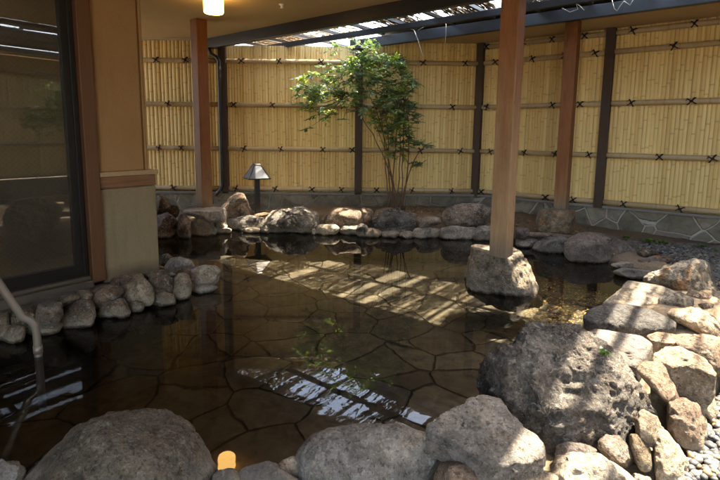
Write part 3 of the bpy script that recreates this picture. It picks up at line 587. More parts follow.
def tie_mesh(r):
    mb = MB()
    for s in (1, -1):
        pts = [np.array([s*(k/8-.5)*.07, -(r*1.08-abs(k/8-.5)*r*.9), (k/8-.5)*r*2.1]) for k in range(9)]; mb.tube(pts, .0045, 6)
        pts = [np.array([s*(k/8-.5)*.055, -(r*1.14-abs(k/8-.5)*r*.9), (k/8-.5)*r*2.2]) for k in range(9)]; mb.tube(pts, .004, 6)
    mb.lathe((0, -r*1.2, 0), [(.004, -.014), (.013, -.008), (.014, .006), (.004, .014)], 8)
    mb.tube([(0, -r*1.2, .0), (.02, -r*1.35, .03), (.035, -r*1.3, .028)], .004, 5); mb.tube([(0, -r*1.2, .0), (-.022, -r*1.35, .022), (-.04, -r*1.25, .012)], .004, 5)
    return mb.mesh('cord_tie', smooth=True)
RR = .029; TIE = tie_mesh(RR); TIE.materials.append(CORD)
def fence_bay(label, a, b, z0, z1, rails, out, r0, ties, post_at=None, pz=2.2, seed=1):
    a, b = np.array(a), np.array(b); root = empty('bamboo_fence', (*((a+b)/2)[:2], z0), label, 'fence', 'bamboo fence bays around the pool'); og = np.array(root.location)
    L = np.linalg.norm(b[:2]-a[:2]); t = (b[:2]-a[:2])/L; ou = np.array(out[:2])
    mb = MB(); canes(mb, a, b, z0, z1, r0, out); bk = np.array([*(a[:2]-ou*.004-t*.05), 0]); bk2 = np.array([*(b[:2]-ou*.004+t*.01), 0])
    mb.hexa([bk+[*(-ou*.02), z0], bk2+[*(-ou*.02), z0], bk2+[0, 0, z0], bk+[0, 0, z0], bk+[*(-ou*.02), z1], bk2+[*(-ou*.02), z1], bk2+[0, 0, z1], bk+[0, 0, z1]]); mb.c += [(.2, .4, 0)]*8
    mb.build('cane_panel', CANE, root, og, smooth=False)
    th = math.atan2(t[1], t[0])
    if np.dot([math.sin(th), -math.cos(th)], ou) < 0: th += math.pi
    for k, z_ in enumerate(rails):
        mb = MB(); pts, rad, cs = [], [], []; x = .0; nodes = []
        tint = random.random(); xn = random.uniform(.1, .4); xs = [(0, 1, 0)]
        while xn < L-.05: xs += [(xn-.014, 1, 0), (xn-.004, 1.05, .3), (xn, 1, 1), (xn+.004, 1.05, .3), (xn+.014, 1, 0)]; xn += random.uniform(.28, .42)
        xs.append((L, 1, 0)); sides = 12
        for x, s, nd in xs:
            p_ = a[:2]+t*x+ou*(r0+.012); pts.append((p_[0], p_[1], z_)); rad.append(RR*s); cs += [(tint, nd, 0)]*sides
        mb.tube(pts, rad, sides); mb.c = cs
        ro = mb.build('bamboo_rail', RAIL, root, og, smooth=True)
        for fx in ties:
            xx = L*(fx+(.11 if k % 2 else 0)*(.7 if len(ties) > 1 else 0)+random.uniform(-.02, .02))
            if xx > L-.03: continue
            to = bpy.data.objects.new('cord_tie', TIE); COL.objects.link(to); to.parent = ro
            p_ = a[:2]+t*xx+ou*(r0+.012); to.location = Vector((p_[0]-og[0], p_[1]-og[1], z_-og[2])); to.rotation_euler = (0, random.uniform(-.4, .4), th); to.scale = (random.uniform(.8, 1.2), 1, 1)
    if post_at is not None:
        c0 = a[:2]+t*post_at+ou*.02; mb = MB(); mb.obox((*c0, (.28+pz)/2), (*(t*.046), 0), (*(ou*.05), 0), (0, 0, (pz-.28)/2)); mb.build('fence_post', DARKW, root, og, bevel=.004)
    return root
YB = 6.2; RZ = [.345, .86, 1.415, 1.955]; backout = np.array([0, -1., 0]); rout = -N
CX = 1.49
def bx(px): return PY_(px, 120, YB)[0]
XA = bx(224); XB = bx(358)
fence_bay('bamboo fence bay at far left behind the left wooden post, with thicker canes', (-4.4, YB), (XA-.06, YB), .3, 2.215, RZ, backout, .025, (.22, .43, .62, .755, .955))
fence_bay('bright bamboo fence bay behind the garden lamp and left half of shrub', (XA+.03, YB), (XB-.03, YB), .3, 2.15, RZ, backout, .0185, (.07, .36, .66, .9), -.02, 2.2)
fence_bay('bamboo fence bay behind the shrub stems, left of the fence corner', (XB+.03, YB), (CX-.03, YB), .3, 2.203, RZ, backout, .0185, (.14, .46, .8), -.02, 2.2)
c0 = np.array([CX, YB]); un = U[:2]
up = -1.18; c1 = (W(up, 5.8, 0))[:2]; c0r = (W(-2.66, 5.8, 0))[:2]; c2 = W(2.66, 5.8, 0)[:2]
fence_bay('bamboo fence bay between the corner and tall dark fence post, behind right wooden post', c0r+un*.04, c1-un*.04, .3, 2.203, RZ+[2.15], rout, .0185, (.06, .36, .62, .86), -.02, 2.2)
fence_bay('long bamboo fence bay right of the tall dark fence post, above gravel', c1+un*.05, c2, .3, 2.203, RZ+[2.15], rout, .0182, tuple((.17+.5*k)/3.79 for k in range(8)), -.04, 2.2)
fence_bay('bamboo fence facing the bathhouse window, seen only mirrored in its glass', W(2.7, 5.75, 0), W(2.7, 1.6, 0), .32, 2.2, RZ, -U, .021, (.1, .3, .5, .7, .9), 2.05, 2.2)
fence_bay('near end of bamboo fence facing the window, mirrored at left of the glass', W(2.7, 1.56, 0), W(2.7, -2.5, 0), .32, 2.2, RZ, -U, .021, (.1, .3, .5, .7, .9), 2.05, 2.2)

# stone base walls
def wall_mat(name, sc_, rot, light, dist, mortarw):
    g = G(name); v = g.pos((1, 1, 1), rot); ns_ = g.n('TexNoise', i_Vector=v, i_Scale=2.5, i_Detail=2.)
    vv_ = g.n('VectorMath', operation='ADD', i_0=v); k = g.n('VectorMath', operation='SCALE', i_0=ns_.outputs[1], i_Scale=dist); g.l(k.outputs[0], vv_.inputs[1])
    mp = g.n('Mapping', i_Vector=vv_.outputs[0], i_Scale=(1, .0, 1.15))
    vo = g.n('TexVoronoi', feature='DISTANCE_TO_EDGE', i_Vector=mp.outputs[0], i_Scale=sc_); vc = g.n('TexVoronoi', i_Vector=mp.outputs[0], i_Scale=sc_)
    jn = g.ramp(g.math('ADD', vo.outputs['Distance'], g.math('MULTIPLY', g.math('SUBTRACT', g.noise(v, 25, 4), .5), .04)), [(mortarw*.6, 1), (mortarw, 0)])
    cell = g.n('SeparateColor', i_0=vc.outputs['Color']); nz = g.noise(v, 7, 7, .68, .5)
    c = g.mix(cell.outputs[0], (.15, .135, .115), (.27, .242, .205)); c = g.mix(g.math('MULTIPLY', cell.outputs[1], .4), c, (.15, .14, .1))
    c = g.mix(g.ramp(nz, [(.3, 0), (.7, 1)]), g.mix(1, c, (.6, .58, .55), 'MULTIPLY'), g.mix(1, c, (1.4, 1.38, 1.3), 'MULTIPLY'))
    c = g.mix(g.math('MULTIPLY', jn, light), c, g.mix(nz, (.34, .31, .265), (.56, .52, .45)))
    g.pbsdf(c, .8, g.bump(g.math('MULTIPLY_ADD', jn, -.9, nz), 1., .022), .3); return g.m
WM1 = wall_mat('right_wall_crazy_stone', 3.7, (0, 0, -ROTZ), .85, .1, .034); WM2 = wall_mat('back_wall_crazy_stone', 3.6, (0, 0, 0), .22, .25, .04)
g = G('concrete_coping'); nz = g.noise(g.pos(), 14, 6, .7); g.pbsdf(g.mix(nz, (.13, .12, .11), (.27, .255, .235)), .85, g.bump(nz, .4, .006), .3); COPM = g.m
t_ = empty('stone_wall', (0, YB, 0), 'dark stone plinth wall under the back bamboo fence', 'wall', 'stone plinth walls under the fences'); og = np.array(t_.location)
mb = MB(); mb.obox(((-4.4+CX)/2, YB+.12, .02), ((CX+4.4)/2-.01, 0, 0), (0, .17, 0), (0, 0, .25)); mb.build('stonework', WM2, t_, og)
mb = MB(); mb.obox(((-4.4+CX)/2, YB+.1, .29), ((CX+4.4)/2-.0, 0, 0), (0, .17, 0), (0, 0, .016)); mb.build('coping', COPM, t_, og, bevel=.005)
mid = W((-2.64+2.6)/2, 5.92, .02); t_ = empty('stone_wall', mid, 'grey crazy stone wall with pale mortar lines beside gravel at right', 'wall', 'stone plinth walls under the fences'); og = np.array(t_.location)
mb = MB(); mb.box(-2.66, 2.9, 5.76, 6.06, -.25, .278); mb.build('stonework', WM1, t_, og)
mb = MB(); mb.box(-2.67, 2.9, 5.735, 6.05, .279, .308); mb.build('coping', COPM, t_, og, bevel=.005)
t_ = empty('stone_wall', W(2.85, 1.6, 0), 'stone plinth under the facing bamboo fence, seen only mirrored in the window', 'wall', 'stone plinth walls under the fences'); og = np.array(t_.location)
mb = MB(); mb.box(2.66, 2.9, -2.5, 5.755, -.25, .3); mb.build('stonework', WM1, t_, og)

# ------------------------------------------------------------------ wooden posts
def wood_mat():
    g = G('cedar_post'); oi = g.n('ObjectInfo'); v = g.coord('Object', (1, 1, .06)); o_ = g.coord('Object')
    gr = g.noise(v, 60, 5, .6, 1.2); gr2 = g.noise(g.coord('Object', (1, 1, .12)), 14, 4, .6, .5)
    zz = g.n('SeparateXYZ', i_0=o_).outputs[2]
    w = g.math('MULTIPLY_ADD', g.noise(g.coord('Object', (1, 1, .35)), 7, 5, .65), .75, g.math('MULTIPLY', zz, -1))  # weathering rises from the foot
    red = g.mix(gr, (.12, .043, .016), (.3, .12, .045)); tan = g.mix(gr, (.26, .155, .08), (.46, .31, .18))
    al = oi.outputs['Alpha']
    f_ = g.ramp(g.math('ADD', g.math('MULTIPLY', g.math('SUBTRACT', al, zz), .55), g.math('MULTIPLY', gr2, .9)), [(.28, 0), (.85, 1)])
    c = g.mix(f_, red, tan)
    c = g.mix(g.math('MULTIPLY', g.ramp(gr2, [(.52, 0), (.75, 1)]), .4), c, g.mix(1, c, (.6, .5, .42), 'MULTIPLY'))
    ck = g.ramp(g.noise(v, 26, 6, .7, .5), [(.635, 0), (.66, 1)]); c = g.mix(g.math('MULTIPLY', ck, .7), c, g.mix(1, c, (.3, .26, .24), 'MULTIPLY'))
    c = g.mix(g.math('MULTIPLY', g.ramp(g.noise(o_, 9, 5, .7), [(.5, 0), (.72, 1)]), .4), c, g.mix(1, c, (.62, .6, .58), 'MULTIPLY'))
    c = g.mix(g.ramp(g.math('MULTIPLY_ADD', g.noise(v, 30, 3), .09, zz), [(.04, 1), (.16, 0)]), c, g.mix(gr, (.1, .06, .035), (.34, .26, .19)))
    g.pbsdf(c, .6, g.bump(g.math('SUBTRACT', gr, ck), .4, .004), .3); return g.m
POSTM = wood_mat()
def post(px, py, zb, n0, top, s, alpha, label, u_=None):
    b = Pn(px, py, n0); b[2] = zb; mb = MB(); o_ = np.array([b[0], b[1], zb])
    u0_, n0_ = b@U, b@N; mb.box(u0_-s/2, u0_+s/2, n0_-s/2, n0_+s/2, zb-.05, top)
    o = mb.build('wooden_post', POSTM, None, o_, bevel=.007); tag(o, label, 'post', 'wooden posts holding the eaves'); o.color = (1, 1, 1, alpha); return b
CEIL = 2.22
b1 = post(204.5, 206, .245, 3.0, CEIL, .125, .22, 'reddish square wooden post on flat footing stone at the left')
b2 = post(501, 250, .325, 2.97, CEIL, .117, .95, 'tall nearest wooden post rising from boulder in the pool')
b3 = post(561, 208, .33, 5.22, 2.205, .125, .18, 'dark red wooden post on squared footing block at the right')

# ------------------------------------------------------------------ bathhouse: pier, window, eaves
UW = -3.05
g = G('rough_stucco_brown'); v = g.pos(); a = g.noise(v, 260, 3, .7); b = g.noise(v, 5, 5, .6)
c = g.mix(b, (.35, .19, .08), (.42, .24, .11)); c = g.mix(g.math('MULTIPLY', g.ramp(g.noise(g.pos((6, 6, .8)), 1.3, 6, .65), [(.5, 0), (.72, 1)]), .35), c, (.2, .115, .06)); c = g.mix(g.math('MULTIPLY', g.ramp(a, [(.5, 0), (.64, 1)]), .4), c, (.15, .09, .05))
g.pbsdf(c, .85, g.bump(a, .7, .006), .2); STUC = g.m
g = G('rough_stucco_tan'); v = g.pos(); a = g.noise(v, 260, 3, .7); b = g.noise(v, 4, 6, .65); zz = g.n('SeparateXYZ', i_0=v).outputs[2]
c = g.mix(b, (.27, .21, .125), (.35, .275, .17)); c = g.mix(g.math('MULTIPLY', g.ramp(a, [(.48, 0), (.62, 1)]), .4), c, (.14, .1, .055))
c = g.mix(g.math('MULTIPLY', g.ramp(g.noise(g.pos((7, 7, .9)), 1.6, 6, .65), [(.48, 0), (.7, 1)]), .4), c, (.16, .125, .08))
c = g.mix(g.math('MULTIPLY', g.ramp(g.math('MULTIPLY_ADD', g.noise(v, 12, 5, .7), .12, zz), [(.21, 1), (.28, 0)]), .6), c, (.15, .11, .07))
g.pbsdf(c, .88, g.bump(a, .7, .006), .2); DADO = g.m
g = G('eave_board'); v = g.pos(); n_a = g.noise(v, 1.5, 5, .6); g.pbsdf(g.mix(n_a, (.47, .34, .19), (.55, .41, .24)), .8, g.bump(g.noise(v, 150, 3), .15, .003), .25); SOFF = g.m
g = G('old_cedar_trim'); v = g.pos((1, 1, 1), (0, 0, -ROTZ)); w = g.n('Mapping', i_Vector=v, i_Scale=(30, 1.4, 30)); gr = g.noise(w.outputs[0], 3, 6, .7, .6)
g.pbsdf(g.mix(g.ramp(gr, [(.3, 0), (.7, 1)]), (.12, .05, .025), (.32, .17, .085)), .6, g.bump(gr, .4, .004), .3); TRIM = g.m
g = G('pale_cedar_trim'); w = g.pos((30, 30, 1.2)); gr = g.noise(w, 3, 6, .7, .6); g.pbsdf(g.mix(gr, (.3, .19, .1), (.46, .32, .18)), .6, g.bump(gr, .3, .003), .3); TRIM2 = g.m
g = G('cedar_jamb'); w = g.pos((30, 30, 1.2)); gr = g.noise(w, 3, 6, .7, .6); g.pbsdf(g.mix(gr, (.07, .03, .015), (.18, .085, .042)), .55, g.bump(gr, .3, .003), .3); JAMB = g.m
g = G('dark_bronze_aluminium'); g.pbsdf((.012, .01, .009), .5, None, .3); ALU = g.m
g = G('weathered_sill'); v = g.pos((1, 1, 1), (0, 0, -ROTZ)); w = g.n('Mapping', i_Vector=v, i_Scale=(30, 1.4, 30)); gr = g.noise(w.outputs[0], 3, 6, .7, .6); g.pbsdf(g.mix(gr, (.04, .03, .022), (.14, .11, .085)), .75, g.bump(gr, .5, .004), .3); SILL = g.m
bh = empty('bathhouse', W(UW, 1.2, .1), 'brown plastered bathhouse corner with large wire glass window and deep eaves', 'building'); og = np.array(bh.location)
nj0 = Pu(89, 278, UW)@N; nj1 = Pu(104, 275, UW)@N; npr = Pu(160, 262, UW)@N; nup = Pu(149.5, 168, UW)@N; zl = Pu(130, 185, UW)[2]; zt_ = Pu(130, 171, UW)[2]; nck = Pu(141, 100, UW)@N
print('pier', nj0, nj1, npr, nup, zl, zt_, nck)
mb = MB(); mb.box(UW-.3, UW, nj1, nck, zt_, CEIL); mb.build('wall', STUC, bh, og, bevel=.01)
mb = MB(); mb.box(UW-.3, UW-.012, nck+.012, nup, zt_, CEIL); mb.box(UW-.3, UW-.02, nck-.002, nck+.014, zt_, CEIL-.002); mb.build('corner_pilaster', STUC, bh, og, bevel=.008)
mb = MB(); mb.box(UW-.32, UW-.004, nj1+.002, npr, -.3, zl-.012); mb.build('dado', DADO, bh, og, bevel=.012)
mb = MB(); mb.box(UW-.33, UW+.014, nj1+.003, npr-.01, zl-.01, zt_-.028); mb.build('ledge_board', TRIM, bh, og, bevel=.004)
mb = MB(); mb.box(UW-.33, UW+.026, nj1+.003, npr+.004, zt_-.027, zt_+.002); mb.build('ledge_cap', TRIM2, bh, og, bevel=.003)
mb = MB(); mb.box(UW-.12, UW+.03, nj0+.012, nj1, .135, CEIL-.003); mb.build('jamb', JAMB, bh, og, bevel=.004)
n_l = -1.6
mb = MB(); mb.box(UW-.12, UW+.045, n_l, nj0+.01, .1, .155); mb.box(UW-.1, UW+.01, n_l, nj0+.01, .155, .175); mb.build('sill', SILL, bh, og, bevel=.004)
mb = MB(); mb.box(UW-.06, UW-.02, n_l, nj0-.002, .176, .25); mb.box(UW-.06, UW-.02, nj0-.06, nj0+.01, .25, 2.18); mb.box(UW-.075, UW-.005, n_l, nj0+.008, 2.18, CEIL-.002); mb.box(UW-.03, UW-.012, nj0-.02, nj0+.011, .18, 2.18); mb.box(UW-.06, UW-.02, n_l, n_l+.06, .25, 2.18); 
wf = mb.build('window_frame', ALU, bh, og, bevel=.003)
g = G('wire_glass'); v = g.pos((1, 1, 1), (0, 0, -ROTZ)); s_ = g.n('SeparateXYZ', i_0=v); wires = None
for sg in (1, -1):
    k = g.math('FRACT', g.math('MULTIPLY', g.math('ADD', s_.outputs[1], g.math('MULTIPLY', s_.outputs[2], sg*1.0)), 34.))
    ln = g.math('LESS_THAN', k, .05); wires = ln if wires is None else g.math('MAXIMUM', wires, ln)
fr = g.n('Fresnel', i_IOR=1.95); tr = g.n('BsdfTransparent', i_Color=(.8, .82, .78, 1)); gl = g.n('BsdfGlossy', i_Color=(1, 1, 1, 1), i_Roughness=.0)
veil = g.n('BsdfDiffuse', i_Color=(.42, .35, .25, 1)); trd = g.n('MixShader', i_0=g.math('MULTIPLY', g.noise(g.pos(), 2.5, 5, .6), .2), i_1=tr.outputs[0], i_2=veil.outputs[0])  # dusty diffuse veil mixed into the glass to lighten the dark interior
mx = g.n('MixShader', i_0=fr.outputs[0], i_1=trd.outputs[0], i_2=gl.outputs[0])
di = g.n('BsdfPrincipled', i_Base_Color=(.4, .38, .33, 1), i_Roughness=.4, i_Metallic=.6)
mx2 = g.n('MixShader', i_0=g.math('MULTIPLY', wires, .32), i_1=mx.outputs[0], i_2=di.outputs[0]); g.l(mx2.outputs[0], g.out.inputs[0])
mb = MB(); mb.add([W(UW-.04, n_l+.06, .25), W(UW-.04, nj0-.06, .25), W(UW-.04, nj0-.06, 2.18), W(UW-.04, n_l+.06, 2.18)], [(0, 1, 2, 3)]); mb.build('window_pane', g.m, wf, og)
# interior
g = G('interior_plank'); v = g.pos((1, 1, 1), (0, 0, -ROTZ)); w = g.n('Mapping', i_Vector=v, i_Scale=(3, 40, 3)); gr = g.noise(w.outputs[0], 2, 5, .6); g.pbsdf(g.mix(gr, (.16, .08, .04), (.34, .19, .1)), .5, None, .4); PLANK = g.m
g = G('interior_plaster'); g.pbsdf(g.mix(g.noise(g.pos(), 3, 4), (.26, .2, .13), (.34, .27, .18)), .8); IPL = g.m
mb = MB(); mb.box(-6.2, UW-.12, n_l, npr-.3, .05, .14); mb.build('room_floor', PLANK, bh, og)
mb = MB(); mb.box(-6.3, -6.2, n_l-.1, npr-.1, .05, CEIL); mb.box(-6.2, UW-.3, npr-.29, npr-.12, .05, CEIL-.002); mb.box(-6.2, UW-.02, n_l-.1, n_l-.002, .05, CEIL-.002); mb.build('room_wall', IPL, bh, og)
mb = MB(); mb.box(UW-.1, -.3, -2.9, -2.7, -.1, CEIL-.002); mb.box(UW-.2, UW-.1, -2.7, n_l-.1, -.1, CEIL-.002); mb.build('rear_shade_wall', STUC, bh, og)  # unseen walls added behind the camera to keep the near left shaded
mb = MB(); mb.box(-4.1, -3.9, .0, .9, .141, .52); mb.box(-4.6, -4.1, -.6, .95, .141, .32); mb.build('bench', PLANK, bh, og, bevel=.006)
mb = MB(); mb.box(-6.3, -.05, -3.2, 3.629, CEIL, CEIL+.03); mb.build('soffit', SOFF, bh, og)
g = G('dark_roof_tile'); g.pbsdf((.05, .05, .055), .6); ROOFM = g.m
mb = MB(); mb.hexa([W(-6.5, -3.3, CEIL+.04), W(-.0, -3.3, CEIL+.04), W(-.0, 3.63, CEIL+.04), W(-6.5, 3.63, CEIL+.04), W(-6.5, -3.3, CEIL+1.1), W(-.0, -3.3, CEIL+1.1), W(-.0, 3.63, CEIL+.14), W(-6.5, 3.63, CEIL+.14)]); mb.build('roof', ROOFM, bh, og)
g = G('cream_cover_strip'); g.pbsdf((.5, .43, .32), .6); CREAM = g.m
mb = MB(); mb.obox((-3.4, YB-.06, CEIL-.012), (1.45, 0, 0), (0, .02, 0), (0, 0, .01)); mb.build('cover_strip', CREAM, bh, og)

# ceiling lamp and sensor
lp = P(213.5, 4, CEIL-.07)
cl = empty('ceiling_lamp', (lp[0], lp[1], CEIL), 'lit round glass ceiling lamp under the eaves near top left', 'lamp'); og = np.array(cl.location)
mb = MB(); mb.lathe((lp[0], lp[1], 0), [(.055, CEIL), (.06, CEIL-.004), (.06, CEIL-.022), (.05, CEIL-.024)], 32); g = G('white_lamp_base'); g.pbsdf((.7, .66, .58), .4); mb.build('lamp_base', g.m, cl, og, True)
mb = MB(); mb.lathe((lp[0], lp[1], 0), [(.05, CEIL-.024), (.078, CEIL-.026), (.083, CEIL-.034), (.083, CEIL-.135), (.076, CEIL-.145), (.03, CEIL-.147)], 40)
g = G('lit_opal_glass'); em = g.n('Emission', i_Color=(1, .6, .2, 1), i_Strength=1.7); gl = g.n('BsdfGlossy', i_Roughness=.1); ms = g.n('MixShader', i_0=.03, i_1=em.outputs[0], i_2=gl.outputs[0]); g.l(ms.outputs[0], g.out.inputs[0])
mb.build('lamp_shade', g.m, cl, og, True)
sp_ = P(282, 4, CEIL); mb = MB(); mb.lathe((sp_[0], sp_[1], 0), [(.03, CEIL-.001), (.028, CEIL-.008), (.012, CEIL-.012), (.012, CEIL-.03), (.02, CEIL-.034), (.002, CEIL-.036)], 20); g = G('white_plastic'); g.pbsdf((.7, .68, .63), .4)
tag(mb.build('ceiling_sensor', g.m, None, (sp_[0], sp_[1], CEIL), True), 'tiny white round sensor on the brown eave soffit', 'sensor')

# ------------------------------------------------------------------ pergola with reed screen, lean-to eave at the right
g = G('navy_black_steel'); v = g.pos(); g.pbsdf(g.mix(g.noise(v, 20, 4), (.011, .012, .015), (.024, .026, .032)), .38, g.bump(g.noise(v, 60, 3), .1, .002), .5); STEEL = g.m
pg = empty('steel_pergola', W(-3, 4.2, 2.2), 'dark steel pergola frame between bathhouse eaves and fence roof', 'pergola'); og = np.array(pg.location)
NB1, NB2 = 3.66, 4.8
mb = MB(); mb.box(-5.62, 2.6, NB1-.03, NB1+.04, 2.1, 2.235); mb.build('beam', STEEL, pg, og, bevel=.004)
mb = MB(); mb.box(-5.62, 2.6, NB1+.041, NB1+.1, 2.13, 2.142); mb.box(-5.62, 2.6, NB1+.088, NB1+.1, 2.143, 2.2); mb.build('gutter_lip', STEEL, pg, og)
mb = MB(); mb.box(-3.95, 2.6, NB2-.03, NB2+.035, 2.115, 2.225); mb.build('beam', STEEL, pg, og, bevel=.004)
mb = MB(); mb.box(-5.15, 2.6, 4.27, 4.31, 2.135, 2.195); mb.build('purlin', STEEL, pg, og, bevel=.003)
u_ = -5.3
while u_ < 2.5:
    mb = MB(); mb.box(u_-.016, u_+.016, NB1+.042, 5.95 if u_ < -4. else NB2+.02, 2.24, 2.275); mb.build('rafter', STEEL, pg, og, bevel=.003); u_ += .46
g = G('dry_reed'); at = g.n('Attribute', attribute_name='tint'); nz = g.noise(g.pos(), 60, 3); g.pbsdf(g.mix(1, at.outputs['Color'], g.mix(nz, (.7,)*3, (1.25,)*3), 'MULTIPLY'), .7, None, .3); REED = g.m
def reeds(name, ua, ub, na, nb, z_, keep, label, step=.0085, seed=5):
    mb = MB(); u_ = ua
    while u_ < ub:
        segs = 6; nn_ = np.linspace(na, nb, segs+1)
        wide = fbm(np.array([[u_*2.6, 1.3, .2]]), 2, seed)[0]; fine = fbm(np.array([[u_*17, 3.3, .2]]), 2, seed+3)[0]
        for j in range(segs):
            loc = fbm(np.array([[u_*11, nn_[j]*1.3, .7]]), 2, seed+16)[0]
            if wide*.55+fine*.8+loc*.55 > keep-(.75 if (nn_[j] < .9 or u_ > .6) and nn_[j] < 3.5 else 0)+(.28 if -1. < u_ < .6 and nn_[j] > .9 else 0) and random.random() > (.8 if (-4.5 < u_ < -3.3 and nn_[j] > 4.) else .05):
                dz = .012*math.sin(u_*7+j)+random.uniform(-.006, .006); tl = random.uniform(-.012, .012) if random.random() > .06 else random.uniform(-.07, .07)
                a_, b_ = nn_[j]-.04*random.random(), nn_[j+1]+.05*random.random()
                cl_ = np.array(random.choice([(.24, .19, .13), (.17, .135, .095), (.31, .26, .19), (.12, .095, .07)]))
                mb.tube([W(u_-tl, a_, z_+dz), W(u_+random.uniform(-.003, .003), (a_+b_)/2, z_+dz+.004), W(u_+tl, b_, z_+dz+random.uniform(-.01, .01))], random.uniform(.004, .006), 5, True, cl_)
        u_ += step*random.uniform(.8, 1.25)
    for nz_ in np.linspace(na+.12, nb-.12, 4):
        mb.tube([W(x, nz_+random.uniform(-.01, .01), z_+.012+random.uniform(-.004, .004)) for x in np.arange(ua, ub, .12)], .0025, 4, True, (.05, .04, .03))
    return tag(mb.build(name, REED, None, W((ua+ub)/2, (na+nb)/2, z_)), label, 'reed screen')
reeds('reed_screen', -5.55, 2.5, NB1+.03, NB2+.1, 2.318, -.3, 'ragged brown reed blind with gaps of sky laid over the steel pergola')
reeds('reed_screen', .04, 2.3, -.6, NB1-.06, 2.318, .2, 'sparse reed blind over the nearer right rocks, added outside the eaves to dapple the light, seen mirrored in the window', seed=8)  # out-of-view screen added to stripe the right rocks and break up mirrored sky
mb = MB(); mb.box(.02, 2.4, -.62, -.57, 2.2, 2.29); mb.build('beam', STEEL, pg, og, bevel=.003)  # frame for the added nearer blind starts here
mb = MB(); mb.box(.02, 2.4, 1.6, 1.64, 2.22, 2.29); mb.build('purlin', STEEL, pg, og, bevel=.003)
for k in range(5):
    mb = MB(); mb.box(.06+k*.55, .095+k*.55, -.56, NB1-.035, 2.2, 2.24); mb.build('rafter', STEEL, pg, og, bevel=.003)
g = G('lean_to_roof'); g.pbsdf((.06, .055, .05), .7); 
lt = empty('fence_roof', W(-1, 5.3, 2.2), 'narrow lean to roof with tan soffit over the right fence', 'roof'); og = np.array(lt.location)
mb = MB(); mb.box(-3.6, 2.6, NB2+.036, 6.0, 2.205, 2.23); mb.build('soffit', SOFF, lt, og)
mb = MB(); mb.hexa([W(-3.65, NB2-.02, 2.3), W(2.6, NB2-.02, 2.3), W(2.6, 6.3, 2.235), W(-3.65, 6.3, 2.235), W(-3.65, NB2-.02, 2.33), W(2.6, NB2-.02, 2.33), W(2.6, 6.3, 2.27), W(-3.65, 6.3, 2.27)]); mb.build('roof_sheet', g.m, lt, og)
t_ = empty('fence_roof', W(2.4, 1, 2.2), 'lean to roof over the facing fence, seen only mirrored in the window', 'roof'); og = np.array(t_.location)
mb = MB(); mb.box(2.45, 2.95, -2.5, NB2-.05, 2.215, 2.24); mb.build('soffit', SOFF, t_, og)
mb = MB(); mb.box(2.43, 2.97, -2.52, NB2-.04, 2.241, 2.29); mb.build('roof_sheet', g.m, t_, og)
# loose cords hanging from the pergola
g = G('white_cord'); g.pbsdf((.36, .34, .3), .7); WC = g.m
def cord(pts, label, n0):
    q_ = [Pn(x, y, n0) for x, y in pts]; mb = MB(); mb.tube(q_, .0035, 6); tag(mb.build('hanging_cord', WC, None, q_[0], True), label, 'cord', 'loose cords hanging from the pergola')
cord([(408, 28), (414, 30), (418, 40), (421, 50), (423, 58)], 'longest thin pale cord dangling from pergola right of the shrub top', 4.72)
cord([(418, 30), (428, 25), (440, 22), (446, 24), (446, 34), (445, 45)], 'pale cord looped under pergola with straight hanging tail', 4.72)
cord([(562, 8), (570, 12), (578, 9), (576, 3), (580, 6), (584, 10)], 'knotted pale cord under the pergola left of the right wooden post', 4.72)
cord([(612, 0), (614, 8), (617, 11), (620, 6), (624, 1), (630, 5), (633, 0)], 'knotted pale cord under the pergola right of the right wooden post', 4.72)

# ------------------------------------------------------------------ downpipe, garden lamp, handrail
mb = MB(); q1 = PY_(209, 49, YB-.1); xp = PY_(220.5, 120, YB-.1)[0]; ptop = PY_(214, 52, YB-.1); 
pts = [(q1[0], q1[1]-.02, 2.1), (q1[0]+.02, q1[1], 2.03), (xp-.03, YB-.1, 1.99), (xp, YB-.1, 1.94)]+[(xp, YB-.1, z_) for z_ in (1.6, 1.2, .8, .45, .39)]+[(xp-.015, YB-.11, .34), (xp-.07, YB-.15, .27)]
mb.tube(pts, .024, 14); tag(mb.build('downpipe', STEEL, None, (xp, YB-.1, .3), True), 'dark rain downpipe on back fence right of left wooden post', 'downpipe')
gb = PY_(257.5, 214, 5.85); zb_ = .0; gx_, gy_ = gb[0], 5.85
kk = lambda y_: PY_(257, y_, 5.85)[2]
gl_ = empty('garden_lamp', (gx_, gy_, 0), 'black garden lamp with pale pyramid shade on square post', 'lamp'); og = np.array(gl_.location)
def fr4(mb, z0, z1, a, b, rot=.5):
    vs = []
    for z_, s in ((z0, a), (z1, b)):
        for k in range(4): th = rot+math.pi/4+k*math.pi/2; vs.append((gx_+s*1.414*math.cos(th), gy_+s*1.414*math.sin(th), z_))
    mb.add(vs, [(3, 2, 1, 0), (4, 5, 6, 7)]+[(k, (k+1) % 4, 4+(k+1) % 4, 4+k) for k in range(4)])
zs0, zs1 = kk(177.5), kk(165); S0, S1 = .125, .04
mb = MB(); mb.obox((gx_, gy_, (zs0+.05)/2-.03), (.028, .012, 0), (-.012, .028, 0), (0, 0, (zs0-.0)/2+.03)); mb.build('lamp_post', STEEL, gl_, og, bevel=.003)
mb = MB(); fr4(mb, zs0, zs1, S0, S1); g = G('frosted_lamp_panel'); g.pbsdf((.13, .15, .175), .35, None, .5); mb.build('lamp_shade', g.m, gl_, og)
mb = MB(); fr4(mb, zs1+.001, zs1+.02, S1+.006, S1-.006); fr4(mb, zs0-.014, zs0-.001, S0+.008, S0+.012)
for k in range(4):
    th = .5+math.pi/4+k*math.pi/2; d_ = np.array([math.cos(th), math.sin(th), 0])*1.414; mb.tube([np.array([gx_, gy_, zs0])+d_*S0, np.array([gx_, gy_, zs1])+d_*S1], .006, 6)
mb.build('lamp_frame', STEEL, gl_, og)
